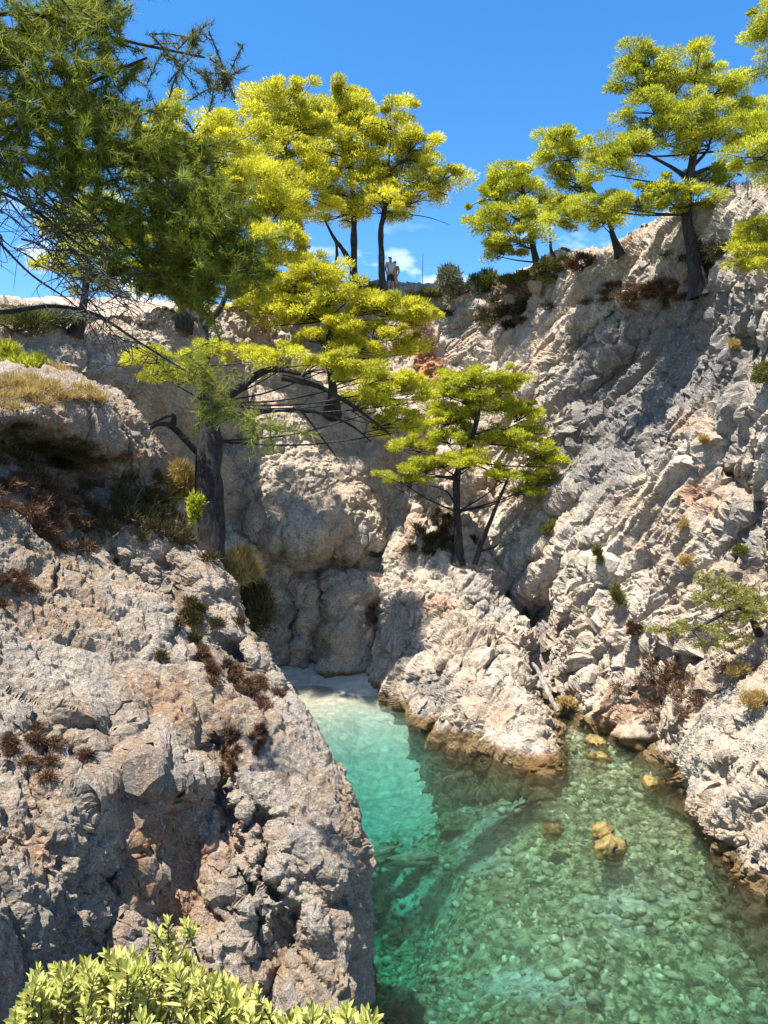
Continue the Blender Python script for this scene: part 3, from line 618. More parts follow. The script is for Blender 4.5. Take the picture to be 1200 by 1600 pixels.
pine('broad pine at the left end of the far rim with a thick trunk', at('back_wall', 470, 470, 14),
     [(470, 430, 0), (472, 380, 0), (462, 335, 0), (450, 290, 0), (445, 230, 0)],
     [(450, 155, 52, 26, 0), (420, 190, 60, 30, 0), (470, 200, 44, 36, 0.5), (390, 225, 70, 34, -0.6), (440, 260, 70, 36, -0.4), (480, 300, 44, 44, -0.6), (400, 290, 60, 40, 0), (450, 335, 44, 26, 0)],
     M_pine_y, RIM, 9)
pine('bright yellow-green pine massed behind the dark foreground foliage', at('back_wall', 300, 500, 20),
     [(300, 460, 0), (305, 400, 0), (310, 330, 0), (315, 260, 0)],
     [(300, 195, 66, 28, 0), (255, 215, 50, 28, -0.4), (350, 230, 70, 40, -0.8), (290, 265, 80, 40, -0.6), (400, 290, 70, 46, -1.2), (340, 330, 90, 46, -0.8), (440, 345, 44, 50, -1.2), (410, 395, 70, 46, -1.5), (330, 410, 80, 50, -0.6), (240, 380, 60, 50, -.4), (270, 440, 60, 36, -.6), (370, 455, 60, 34, -1.0)],
     M_pine_y, RIM, 9, lobe=16)
pine('compact pine on the rim between the people and the big right-hand pine', at('right_cliff', 838, 432, 12),
     [(838, 410, 0), (834, 390, 0), (826, 350, 0), (822, 320, 0), (815, 290, 0)],
     [(795, 275, 36, 18, 0), (815, 300, 44, 22, 0.3), (770, 310, 34, 22, 0), (800, 340, 56, 20, -0.4), (765, 352, 40, 16, 0), (805, 378, 56, 18, -0.3), (775, 395, 36, 14, 0.3), (835, 325, 26, 24, 0.4)],
     M_pine_g, RIM, 6, lobe=12)
pine('thin leaning pine left of the big right-hand pine, small round top', at('right_cliff', 966, 398, 12),
     [(958, 370, 0), (952, 345, 0), (935, 310, 0.2), (910, 280, 0.3), (888, 250, 0.3)],
     [(880, 222, 40, 20, 0.3), (860, 250, 34, 18, 0.4), (905, 240, 26, 18, 0.2), (900, 290, 34, 22, 0), (900, 340, 46, 22, -0.3), (940, 345, 40, 18, -0.4), (880, 318, 30, 14, 0.2), (865, 275, 22, 14, .3)],
     M_pine_g, RIM, 5, lobe=12)
pine('tallest pine on the right, dark trunk standing on the bare slope', at('right_cliff', 1087, 446, 10),
     [(1085, 410, 0), (1078, 370, 0), (1073, 335, 0), (1076, 290, 0), (1084, 240, 0), (1088, 190, 0)],
     [(1000, 98, 40, 20, 0.2), (985, 130, 32, 24, 0.3), (1085, 108, 56, 24, 0), (1040, 140, 50, 24, 0.4), (1120, 140, 50, 24, 0), (1010, 175, 56, 26, 0), (1080, 180, 60, 26, -0.5), (1145, 185, 50, 28, 0.2),
      (1030, 215, 56, 22, 0), (975, 235, 46, 20, 0), (1110, 225, 56, 26, -0.4), (955, 262, 36, 34, -0.2), (1170, 220, 44, 26, 0.2), (985, 320, 60, 22, -0.4), (1040, 305, 46, 22, 0), (1085, 318, 50, 18, -0.5), (935, 320, 36, 20, 0.3), (1105, 285, 40, 20, 0.3)],
     M_pine_g, RIM, 11, lobe=14, branches=[(4.5, [(1076, 280, 0), (1050, 262, 0), (1010, 240, 0)]), (3.5, [(1080, 262, 0), (1105, 235, 0), (1110, 210, 0)]), (3.5, [(1078, 275, 0), (1120, 260, 0), (1160, 275, 0)]), (2.5, [(1080, 300, 0), (1040, 290, 0), (1000, 300, 0)])])
pine('pine cut off by the right edge of the picture, high over the slope', at('right_cliff', 1300, 300, 40),
     [(1290, 250, 0), (1280, 180, 0), (1270, 100, 0), (1265, 20, 0)],
     [(1225, 30, 56, 44, 0), (1230, 95, 60, 30, 0), (1200, 210, 50, 36, -0.5), (1180, 240, 40, 24, -0.5), (1240, 250, 60, 40, 0), (1300, 150, 80, 60, 0), (1290, 60, 70, 60, 0)],
     M_pine_g, RIM, 11, lobe=16)
pine('low pine spray hanging over the right cliff edge under the tallest pine', at('right_cliff', 1235, 395, 20),
     [(1225, 375, -0.5), (1205, 365, -0.8), (1190, 375, -1)],
     [(1185, 360, 30, 20, -1), (1175, 390, 34, 22, -1.1), (1160, 415, 24, 18, -1.2), (1205, 400, 34, 30, -0.8)],
     M_pine_y, RIM, 5, lobe=13, name='small_pine')

pine('yellow-green pine seen through the bare twigs at the far left', at('back_wall', 130, 505, 16), [(130, 480, 0), (135, 430, 0), (140, 380, 0), (145, 330, 0)],
     [(150, 325, 50, 26, 0), (110, 355, 50, 26, 0.2), (190, 370, 46, 30, 0), (150, 400, 56, 26, -.2), (90, 420, 40, 22, 0), (200, 430, 50, 26, 0), (150, 450, 44, 18, 0.2)],
     M_pine_y, 'pines along the cliff rim', 7, lobe=13, dens=.7)
# ------------------------------------------------------------------ pines below the rim
pine('yellow pine spreading in pads below the rim, left of the red stain', at('back_wall', 520, 640, 14),
     [(520, 610, -1), (515, 560, -1.2), (515, 500, -1.3), (510, 450, -1.3)],
     [(505, 438, 60, 22, -1), (460, 450, 60, 24, -0.8), (540, 465, 46, 26, -1.3), (480, 490, 50, 26, -1.2), (420, 450, 50, 26, -0.6), (540, 515, 40, 34, -1.6), (620, 490, 50, 24, -1.2), (660, 500, 34, 24, -1), (600, 525, 44, 26, -1.5), (640, 545, 34, 22, -1), (575, 480, 34, 22, -1), (430, 500, 46, 26, -0.4), (395, 470, 50, 26, -.3), (500, 530, 50, 18, -1.3), (560, 550, 44, 18, -1.4), (590, 480, 40, 24, -1.2), (470, 415, 50, 16, -.8)],
     M_pine_y, 'pines growing below the rim', 8, lobe=14)
pine('old pine with thick black trunk and a long flat bough to the right', at(['back_wall'], 330, 880, 12)*0 + P(331, 885, 14.6),
     [(331, 860, 0), (329, 800, 0), (327, 740, 0), (328, 690, 0), (326, 630, 0), (320, 570, 0.1), (318, 520, 0.2), (312, 480, 0.2), (310, 440, 0.2)],
     [(320, 555, 46, 16, -0.5), (385, 560, 50, 18, -0.6), (450, 565, 50, 20, -0.6), (510, 572, 50, 20, -0.5), (565, 590, 44, 22, -0.4), (610, 600, 40, 22, 0), (650, 620, 34, 26, 0.2), (590, 635, 50, 22, 0), (560, 620, 40, 20, 0.2), (625, 665, 40, 30, 0.4), (230, 562, 50, 14, -0.4),
      (270, 590, 50, 26, 0.4)],
     M_pine_y, 'pines growing below the rim', 22, lobe=13, leaf_px=4.6, branches=[
        (9, [(320, 650, 0), (370, 610, -0.2), (420, 578, -0.4), (470, 585, -0.4)]), (4, [(330, 650, 0), (400, 645, -0.3), (470, 640, -0.3), (540, 660, -0.2), (580, 690, 0)]),
        (5, [(440, 590, -0.4), (500, 605, -0.3), (560, 640, -0.2), (610, 680, 0)]), (6.5, [(308, 706, 0), (275, 672, -0.3), (252, 662, -0.4), (232, 672, -0.5)]), (5.5, [(268, 668, -0.3), (272, 652, -0.35), (262, 650, -0.4), (232, 664, -0.5)]),
        (8, [(316, 500, 0.2), (285, 480, 0.3), (255, 440, 0.4)]), (7, [(318, 510, 0.2), (345, 480, 0.1), (360, 440, 0)]), (2, [(470, 640, -0.3), (500, 680, -0.2), (530, 720, 0)])])
pine('small umbrella pine with two dark stems standing on the rock spur', at('rock_spur', 722, 868, 10),
     [(716, 850, 0), (714, 800, 0), (714, 745, 0), (722, 720, 0), (736, 690, 0), (748, 640, 0), (750, 610, 0)],
     [(750, 592, 64, 17, 0), (705, 615, 40, 20, 0.2), (800, 605, 34, 18, 0), (760, 625, 50, 14, -0.3), (690, 660, 44, 28, 0.3), (650, 700, 34, 16, 0), (690, 725, 48, 13, -0.5), (625, 748, 40, 12, -0.3), (740, 722, 44, 14, -0.6),
      (790, 745, 34, 12, -0.3), (815, 768, 26, 12, -0.2), (815, 690, 44, 30, 0), (850, 720, 32, 28, 0), (820, 650, 30, 20, 0.3), (770, 640, 50, 14, 0), (720, 650, 40, 18, .2), (775, 690, 44, 18, 0.2), (700, 690, 46, 14, 0), (660, 735, 40, 10, -.4), (843, 748, 34, 14, 0), (730, 598, 40, 16, -.2)],
     M_pine_g, 'pines growing below the rim', 7, lobe=10, leaf_px=4.2, dens=1.25, branches=[
        (5, [(742, 882, -0.2), (752, 850, -0.2), (768, 810, -0.2), (784, 770, -0.1), (800, 735, 0)]), (2.5, [(716, 735, 0), (745, 728, -0.1), (780, 745, -0.1)]), (2, [(750, 862, -0.2), (772, 855, -0.2), (782, 845, -0.2)]),
        (2.5, [(714, 750, 0), (680, 745, 0), (640, 755, 0)]), (2, [(716, 800, 0), (700, 770, 0), (670, 758, 0)]), (2, [(740, 680, 0), (780, 670, 0), (830, 690, 0)])])
pine('far pine trunk rising behind the thin leaning pine', at('right_cliff', 862, 405, 14),
     [(861, 390, 0), (860, 370, 0), (858, 345, 0)], [(858, 340, 26, 12, 0)], M_pine_g, RIM, 3, lobe=10)

# dark needle foliage of the near pines, long needles along twigs
def needle_mass(parent, pads, mat, d, dens=1.0, needle=20, per=22, grow=(0.2, 0, 0.35), w=1.25):
    for (cx_, cy_, rx, ry, o) in pads:
        s = (d+o)/FPX; c = P(cx_, cy_, d+o); nbr = max(6, int(dens*rx*ry/200)); per_b = 8; n = nbr*per_b
        st_ = c+np.clip(RNG.normal(size=(nbr, 3))*0.5, -1.25, 1.25)*np.array([rx, 0.8*rx, ry])*s
        bd = unit(np.array(grow)+0.55*RNG.normal(size=(nbr, 3))); bl = RNG.uniform(35, 85, nbr)*s
        tt = np.tile(np.linspace(-0.5, 0.5, per_b), nbr); bi = np.repeat(np.arange(nbr), per_b)
        tip = st_[bi]+bd[bi]*(tt*bl[bi])[:, None]+np.array([0, 0, -1.0])*(((tt+.5)**2)*bl[bi]*0.22)[:, None]
        ax = unit(bd[bi]*1.0+0.35*RNG.normal(size=(n, 3))+np.array([0, 0, .1]))
        tubes('twigs', [([tip[j*per_b]-bd[j]*6*s, tip[j*per_b+3], tip[j*per_b+7]], [1.3*s, .9*s, .4*s]) for j in range(nbr)], M_twig, parent, 4, 0)['kind'] = 'stuff'
        tn = 0.5+RNG.uniform(-0.3, 0.3, n)
        idx = np.repeat(np.arange(n), per); k = RNG.random(len(idx))[:, None]
        base = tip[idx]-ax[idx]*k*needle*1.1*s
        dr = unit(ax[idx]*(0.9-0.3*k)+0.75*unit(RNG.normal(size=(len(idx), 3))))
        blades('foliage', base, dr, needle*s*RNG.uniform(0.6, 1.15, len(idx)), w*s, tn[idx]+RNG.uniform(-0.2, 0.2, len(idx)), mat, parent, 0.3)
D0 = 5.2
fp = thing('foreground_pine', P(-330, 1150, D0), 'near pine whose dark needled boughs fill the upper left corner', 'tree')
tubes('trunk', [([P(-330, 1200, D0), P(-340, 800, D0), P(-320, 400, D0), P(-330, 0, D0), P(-340, -300, D0)], np.array([60, 52, 46, 38, 26])*D0/FPX)], M_bark, fp, 16)
for r_, pts in [(12, [(-330, 360, 0), (-150, 300, 0), (0, 210, 0), (120, 140, .1), (230, 90, .2)]), (10, [(-330, 150, 0), (-150, 60, 0), (30, 20, 0), (180, 60, .2), (320, 90, .4)]),
                (8, [(-330, 420, 0), (-160, 300, 0), (0, 255, 0), (70, 300, 0), (110, 360, 0.1)]), (7, [(-150, 300, 0), (0, 300, .1), (120, 380, .2), (200, 440, 0.3)]),
                (9, [(-330, 480, 0), (-120, 470, 0), (0, 487, 0.1), (80, 478, 0.2), (150, 492, 0.2), (210, 530, 0.3), (290, 580, 0.4)]), (5, [(60, 270, 0), (140, 330, .1), (230, 420, .2), (300, 480, .3)]),
                (4, [(0, 380, 0), (50, 430, 0), (120, 480, 0.1), (160, 540, .2)]), (5, [(100, 150, 0), (200, 240, 0), (300, 330, 0.1), (360, 400, .2)])]:
    tubes('branch', [([P(x, y, D0+o) for x, y, o in pts], np.linspace(r_, r_*0.3, len(pts))*D0/FPX*0.55)], M_bark, fp, 8)
needle_mass(fp, [(40, 60, 120, 90, 0), (150, 30, 90, 60, 0.2), (-60, 120, 110, 100, 0), (60, 170, 110, 70, 0), (160, 140, 70, 60, 0.2), (190, 220, 90, 70, 0.1), (110, 260, 100, 60, 0), (250, 300, 80, 60, 0.1), (300, 250, 60, 50, .3),
                 (220, 370, 70, 60, 0.2), (300, 370, 80, 70, 0.2), (340, 320, 60, 60, 0.3), (310, 430, 60, 40, 0.3), (300, 465, 50, 26, 0.3), (240, 420, 60, 40, .3), (370, 390, 50, 50, 0.4), (10, 240, 60, 30, 0)], M_pine_d, D0, 1.3, 20, 26, grow=(0.6, -0.1, 0.1))
needle_mass(fp, [(215, 70, 50, 50, .3), (270, 110, 50, 36, .3), (325, 125, 44, 30, .4), (300, 60, 30, 24, .4), (355, 110, 24, 24, .4)], M_shrub, D0, 0.55, 15, 16)
needle_mass(fp, [(320, 590, 60, 40, 0.5), (350, 640, 60, 36, .5), (420, 665, 50, 22, .5), (290, 560, 50, 30, 0.5)], M_pine_d, D0+2, 0.55, 24, 14, grow=(0.3, 0, -0.1))
needle_mass(fp, [(140, 330, 60, 40, 0.6), (190, 400, 60, 40, 0.8)], M_pine_y, D0+2.5, 0.25, 16, 14)
# drooping bare twigs at the left edge
for k in range(20):
    x0_ = RNG.uniform(-60, 120); y0_ = 250+RNG.uniform(0, 150)+x0_*0.5; l = RNG.uniform(90, 230); o = RNG.uniform(-.3, .5)
    jt = lambda: RNG.uniform(-13, 13); pts = [P(x0_, y0_, D0+o), P(x0_+l*.2+jt(), y0_+l*.15+jt(), D0+o), P(x0_+l*.4+jt(), y0_+l*.35+jt(), D0+o), P(x0_+l*.7+jt(), y0_+l*.6+jt(), D0+o+.1)]
    sp = [(pts, np.array([1.8, 1.3, .9, .5])*D0/FPX)]
    for j in range(13):
        f = RNG.uniform(0.2, 0.95); i = min(int(f*3), 2); q = pts[i]*(1-(f*3-i))+pts[i+1]*(f*3-i)
        sp.append(([q, q+(RNG.normal(size=3)*[1, .5, .6]+[0.3, 0, -0.5])*0.09, q+(RNG.normal(size=3)*[1, .5, .6]+[0.5, 0, -1.0])*0.17], np.array([.9, .6, .35])*D0/FPX))
    tubes('twigs', sp, M_twig, fp, 4, 0)['kind'] = 'stuff'

# ------------------------------------------------------------------ shrubs, grasses
S_L = 'dry plants on the left cliff'
def sh(surf, px, py, *a, off=(0, 0, 0), **k):
    if surf == 'cliff' and k.get('name') in ('dry_scrub', 'dry_grass_tuft', 'ledge_bush'): k['snap'] = (surf, px, py)
    return shrub(a[0], at(surf, px, py+0.3*a[2])+np.array(off)+np.array([0, -0.08, 0.03]), *a[1:], **k)
sh('cliff', 40, 770, 'brown dried scrub along the ledge under the overhang, left edge', 100, 34, M_dry, n=5000, blade=14, name='dry_scrub', cat='plant', group=S_L, droop=0.4, lobes=12)
sh('cliff', 115, 815, 'brown dried scrub hanging beside the pale rock knob', 50, 34, M_dry, n=2500, blade=14, name='dry_scrub', cat='plant', group=S_L, droop=0.5, lobes=8)
sh('cliff', 70, 715, 'dark olive scrub inside the hollow under the overhang', 90, 34, M_scrub_shaded, n=3500, blade=10, name='dry_scrub', cat='plant', group=S_L, lobes=10)
sh('cliff', 22, 912, 'round russet tuft low at the left edge', 38, 20, M_dry, n=1600, blade=11, name='dry_scrub', cat='plant', group=S_L)
sh('cliff', 55, 1160, 'brown withered tuft with a dark centre on the lower left rock', 50, 26, M_dry, n=2400, blade=14, name='dry_scrub', cat='plant', group=S_L, droop=0.5)
sh('cliff', 300, 965, 'dark olive cushion on the edge right of the rock knobs', 44, 34, M_scrub_shaded, n=3000, blade=9, name='dry_scrub', cat='plant', group=S_L, lobes=9)
sh('cliff', 330, 1030, 'brown dried scrub in the upper part of the crest groove', 34, 24, M_dry, n=1800, blade=11, name='dry_scrub', cat='plant', group=S_L, droop=0.4)
sh('cliff', 395, 1075, 'brown dried scrub strip along the crest above the water', 44, 22, M_dry, n=2200, blade=11, name='dry_scrub', cat='plant', group=S_L, droop=0.4)
sh('cliff', 357, 1165, 'brown dried scrub filling the short vertical cleft', 16, 36, M_dry, n=1600, blade=10, name='dry_scrub', cat='plant', group=S_L, droop=0.4)
sh('cliff', 408, 1150, 'small brown scrub right of the pale cleft knob', 14, 22, M_dry, n=900, blade=10, name='dry_scrub', cat='plant', group=S_L, droop=0.4)
sh('cliff', 205, 795, 'dark grey-green bush on the ledge below the boulder nose', 56, 42, M_scrub_shaded, n=5000, blade=10, name='ledge_bush', cat='bush', group='bushes left of the pine trunk', lobes=12)
sh('cliff', 268, 800, 'dark bush in shade touching the thick pine trunk', 50, 34, M_scrub_shaded, n=4500, blade=10, name='ledge_bush', cat='bush', group='bushes left of the pine trunk', lobes=12)
shrub('small bright-leaved sprig against the thick pine trunk', P(314, 815, 13.2), 18, 30, M_pine_g, n=650, blade=7, width=3, name='ledge_bush', cat='bush', group='bushes left of the pine trunk')
shrub('golden dry bush between the boulder nose and the pine trunk', P(280, 775, 16.0), 32, 34, M_straw, n=3800, blade=12, name='golden_bush', cat='bush', lobes=9)
shrub('golden broom bush right of the foot of the thick pine', P(382, 905, 15.5), 36, 38, M_straw, n=4200, blade=14, name='golden_bush', cat='bush', lobes=9)
shrub('olive bush hanging under the golden broom bush', P(392, 980, 16), 44, 50, M_scrub_shaded, n=5000, blade=11, name='green_bush', cat='bush', lobes=12)
sh('cliff', 40, 606, 'straw and orange dry grass on top of the left boulder', 70, 16, M_straw, n=4000, blade=12, name='dry_grass_tuft', cat='grass', lobes=14, off=(0, .4, 0), stems=False)
sh('cliff', 135, 618, 'low orange grass at the right end of the boulder top', 34, 8, M_straw, n=1400, blade=8, name='dry_grass_tuft', cat='grass', lobes=8, off=(0, .3, 0), stems=False)
sh('back_wall', 40, 570, 'yellow-green bush above the dry grass, far left', 40, 26, M_pine_g, n=2600, blade=9, name='green_bush', cat='bush')
sh('back_wall', 85, 590, 'straw coloured bush beside the yellow-green one', 40, 20, M_straw, n=2400, blade=9, name='golden_bush', cat='bush')
sh('back_wall', 30, 505, 'olive hedge-like bush on the hill crest, far left', 60, 18, M_shrub, n=3000, blade=9, name='green_bush', cat='bush', lobes=10)
sh('back_wall', 110, 505, 'greyish scrub on the hill crest under the long branch', 50, 16, M_sage, n=2400, blade=9, name='green_bush', cat='bush', lobes=10)
sh('right_cliff', 712, 445, 'round grey-green bush on the rim left of the compact pine', 30, 30, M_sage, n=3600, blade=6, width=2, name='rim_bush', cat='bush', lobes=12)
for i, (x, y, rx, ry, lab) in enumerate([(755, 440, 30, 24, 'dark bush right beside the round grey-green bush'), (800, 446, 34, 14, 'low dark scrub under the compact pine'), (860, 425, 26, 20, 'dark scrub right of the compact pine trunk'),
                                  (905, 410, 26, 10, 'low brown scrub left of the leaning trunk'), (575, 455, 22, 12, 'dark low scrub left of the slim trunk on the rim'), (632, 462, 14, 8, 'small dark scrub right of the people'),
                                  (670, 464, 22, 7, 'thin dark scrub line at the lowest dip of the rim')]):
    sh('right_cliff', x, y, lab, rx, ry, M_shrub if i != 3 else M_dry, n=70*rx, blade=6, width=1.8, name='rim_scrub', cat='bush', group='dark scrub along the rim')
SR = 'tufts growing from the right cliff'
for (x, y, rx, ry, mt, lab) in [(850, 822, 13, 12, M_shrub, 'small grey-green tuft right of the spur pine stems'), (935, 868, 9, 14, M_shrub, 'narrow dark tuft in mid cliff above the rib'), (958, 930, 12, 20, M_shrub, 'tall olive tuft in the vertical cleft'),
        (1070, 882, 11, 10, M_straw, 'small straw tuft under the orange stain'), (1056, 820, 9, 8, M_straw, 'tiny straw tuft on the left of the orange stain'), (1155, 858, 12, 8, M_shrub, 'olive tuft right of the orange stain'),
        (1138, 548, 9, 9, M_straw, 'yellow tuft on the rib beside the grey slab'), (1190, 590, 22, 18, M_shrub, 'dark tuft at the right edge above the chasm'), (985, 990, 14, 12, M_dry, 'brown tuft left of the hanging green pine sprays'),
        (1180, 1095, 34, 16, M_straw, 'orange dry grass on the right shore rock'), (1150, 1048, 24, 16, M_straw, 'yellowing grass right of the brown scree'), (880, 1090, 20, 8, M_straw, 'straw grass at the mouth of the gully'), (1100, 690, 10, 8, M_straw, 'tiny straw tuft left of the chasm')]:
    sh(['right_cliff', 'shore_rock'], x, y, lab, rx, ry, mt, n=40+16*rx*ry**0.5, blade=7, width=1.6, name='cliff_tuft', cat='plant', group=SR, lobes=5, stems=False)
tg = pine('yellow-green sprawling pine low on the right cliff face', at('right_cliff', 1185, 985, 14), [(1170, 960, -0.3), (1150, 950, -0.5), (1120, 965, -0.6), (1080, 985, -0.6)],
     [(1115, 912, 30, 18, -0.3), (1125, 940, 46, 24, -0.5), (1150, 965, 44, 30, -0.5), (1090, 985, 50, 14, -0.7), (1040, 985, 34, 9, -0.6), (1110, 1010, 40, 12, -0.8), (1180, 950, 24, 34, -0.2), (1150, 925, 30, 16, -0.3), (1150, 1005, 24, 14, -.6)],
     M_pine_m, 'pines growing below the rim', 4, lobe=7, leaf_px=4.0, dens=0.33, name='small_pine')

for (sf, x, y, rx, ry, mt, nn, lab) in [('right_cliff', 1000, 458, 60, 14, M_dry, 3000, 'brown dry litter left of the foot of the tallest pine'), ('right_cliff', 1050, 1065, 60, 34, M_dry, 2600, 'brown dry scrub on the scree above the shore boulders'),
        ('rock_spur', 684, 835, 26, 24, M_scrub_shaded, 2200, 'dark scrub added as shade in the hollow left of the spur pine stem'), ('right_cliff', 785, 930, 10, 26, M_scrub_shaded, 1400, 'dark scrub in the gully behind the spur crest'),  # scrub on the spur is added to darken the hollow
        ('right_cliff', 790, 490, 40, 16, M_scrub_shaded, 1800, 'dark scrub under the lip of the far rim'), ('right_cliff', 1120, 395, 50, 16, M_scrub_shaded, 1800, 'dark scrub right of the tallest pine trunk')]:
    shrub(lab, at(sf, x, y), rx, ry, mt, n=nn, blade=9, name='dry_scrub', cat='plant', lobes=12, droop=0.3, snap=(sf, x, y))

# ------------------------------------------------------------------ rocks in and by the water
def ico(sub):
    import bmesh
    b_ = bmesh.new(); bmesh.ops.create_icosphere(b_, subdivisions=sub, radius=1.0)
    v = np.array([x.co[:] for x in b_.verts]); f = np.array([[q.index for q in x.verts] for x in b_.faces]); b_.free(); return v, f
IV, IF = ico(4)
def boulder(label, p, rx, ry, rz, mat, name='boulder', seed=0, group=None, rot=0.0, stain=0.0):
    v = IV.copy(); f1_, f2_, c_, t_ = facets(v*1.5+seed*7.3)
    r = 1+0.16*fbm(v*1.2+seed, 3)+0.16*np.clip((f2_-f1_)/0.3, 0, 1)*(c_-0.3)+0.42*t_+0.05*fbm(v*6+seed, 3)
    v = v*r[:, None]*np.array([rx, ry, rz]); c, s = math.cos(rot), math.sin(rot); v = v @ np.array([[c, s, 0], [-s, c, 0], [0, 0, 1]])
    st = np.zeros((len(v), 3)); st[:, 0] = stain
    o = link(name, v, IF, mat, smooth=True, attrs={'stain': st}); o.location = [float(q) for q in p]
    return tag(o, label, 'rock', group)
m, N, L = nmat('algae_boulder'); out = N.new('ShaderNodeOutputMaterial'); b = N.new('ShaderNodeBsdfPrincipled'); b.inputs['Roughness'].default_value = 0.7
g = N.new('ShaderNodeNewGeometry').outputs['Position']; n2 = noise(N, L, g, 6, 5, 0.7); n3 = noise(N, L, g, 30, 4, 0.7)
c = mixc(N, L, ramp(N, L, n2, 0.42, 0.6), (0.27, 0.20, 0.05), (0.11, 0.085, 0.03)); c = mixc(N, L, ramp(N, L, n3, 0.55, 0.7, 0, .6), c, (0.42, 0.35, 0.19))
L.new(c, b.inputs['Base Color']); bq = N.new('ShaderNodeBump'); bq.inputs['Distance'].default_value = 0.03; L.new(n3, bq.inputs['Height']); L.new(bq.outputs[0], b.inputs['Normal']); L.new(b.outputs[0], out.inputs[0])
M_algae = m
m, N, L = nmat('reddish_rock'); out = N.new('ShaderNodeOutputMaterial'); b = N.new('ShaderNodeBsdfPrincipled'); b.inputs['Roughness'].default_value = 0.8
g = N.new('ShaderNodeNewGeometry').outputs['Position']; n2 = noise(N, L, g, 7, 6, 0.75)
L.new(mixc(N, L, ramp(N, L, n2, 0.4, 0.62), (0.62, 0.36, 0.22), (0.22, 0.18, 0.09)), b.inputs['Base Color']); L.new(b.outputs[0], out.inputs[0])
M_red = m
RW = 'yellow rocks in the shallow water'
def wl_pt(px, py, z=0.0):
    a = math.atan((py-800)/FPX)+PITCH; y = (7-z)/math.tan(a); x = (px-600)/FPX*(y*math.cos(PITCH)+(7-z)*math.sin(PITCH)); return np.array([x, y, z])
for i, (px_, py_, w_, d_, h_, z_, lab) in enumerate([(942, 1306, .22, .2, .24, -.02, 'upper half of the yellow rock pair breaking the surface'), (952, 1326, .34, .24, .2, -.08, 'lower half of the yellow rock pair breaking the surface'),
        (1016, 1224, .38, .2, .12, -.08, 'flat yellow rock alone just under the surface near the right shore'), (932, 1160, .34, .22, .16, -.05, 'orange-yellow rock by the gully mouth, the farther of two'), (936, 1183, .36, .2, .1, -.08, 'orange-yellow rock by the gully mouth, the nearer of two'),
        (862, 1300, .2, .16, .14, -.2, 'small pale yellow rock left of the yellow pair'), (893, 1108, .45, .35, .25, 0, 'straw yellow rock at the foot of the right cliff'), (1105, 1250, .25, .25, .35, 0, 'ochre rock standing at the right waterline'),]):
    boulder(lab, wl_pt(px_, py_, z_), w_, d_, h_, M_algae, seed=i+3, group=RW, rot=0.6*i)
for i, (px_, py_, w_, d_, h_, z_, lab) in enumerate([(1010, 1150, .7, .5, .42, .25, 'tan boulder over the dark hollow on the right shore'), (850, 1040, .7, .5, .5, .5, 'white boulder in the gully behind the spur'),
        (965, 1125, .7, .5, .4, .15, 'rounded pinkish boulder at the gully mouth'), (1060, 1185, .4, .35, .35, .1, 'brown boulder right of the dark hollow'), (1165, 1150, .6, .5, .55, .8, 'white pitted boulder on the right shore'),
        (1110, 1190, .5, .45, .5, .5, 'white angular boulder with a dark cavity below it')]):
    boulder(lab, wl_pt(px_, py_, z_), w_, d_, h_, M_cliff_bright, seed=i+20, group='pale boulders along the right shore', rot=0.9*i)
for i, (px_, py_, w_, d_, h_, z_, lab) in enumerate([(715, 1287, .45, .35, .22, -1.5, 'dark weedy boulder beside the pale turquoise patch'), (640, 1345, .7, .22, .14, -2.1, 'reddish sunken ledge between the teal pool and the green bed'), (590, 1335, .5, .2, .14, -2.1, 'reddish sunken rock at the left end of the ledge'),
        (1085, 1400, .5, .35, .15, -.9, 'reddish flat rock under the water near the right shore')]):
    boulder(lab, wl_pt(px_, py_, z_), w_, d_, h_, M_bed if i == 0 else M_red, seed=i+40, name='sunken_rock', group='rocks lying on the sea bed', rot=0.2*i, stain=0.5)
# loose cobbles on the bed: countless
V6, F6 = ico(1); nC = 6500
ys = RNG.uniform(8.3, 23.0, nC); xs = RNG.uniform(-1.2, 8.5, nC); zc = bed_height(xs, ys)
cxp, cyp, _ = proj(np.stack([xs, ys, zc], -1)); keep = (np.interp(cyp, [1050, 1250, 1330], [680, 760, 560]) < cxp) & (zc < 0.1)
xs, ys, zc = xs[keep], ys[keep], zc[keep]; r_ = 0.03+0.12*RNG.random(len(xs))**6; nC = len(xs)
sc3 = r_[:, None]*RNG.uniform(0.6, 1.3, (nC, 3))*np.array([1.2, 1.0, 0.6])
ang = RNG.uniform(0, 6.28, nC); vv = V6[None]*sc3[:, None]*(1+0.15*RNG.normal(size=(nC, len(V6), 1)))
vx = vv[..., 0]*np.cos(ang)[:, None]-vv[..., 1]*np.sin(ang)[:, None]; vy = vv[..., 0]*np.sin(ang)[:, None]+vv[..., 1]*np.cos(ang)[:, None]
kk = [np.argmin(0) for _ in ()]
gi = np.clip(((ys-3)/27*(ny_-1)).round().astype(int), 0, ny_-1)*nx_+np.clip(((xs+9)/23*(nx_-1)).round().astype(int), 0, nx_-1)
zs = SB[gi, 2]+0.3*r_
VV = np.stack([vx+xs[:, None], vy+ys[:, None], vv[..., 2]+zs[:, None]], -1).reshape(-1, 3)
FF = (F6[None]+(np.arange(nC)*len(V6))[:, None, None]).reshape(-1, 3)
link('cobbles', VV, FF, M_bed, smooth=True, attrs={'sand': np.repeat(RNG.random(nC)**3*0.4, len(V6)), 'pebble': np.repeat(RNG.random(nC), len(V6))}, kind='stuff')

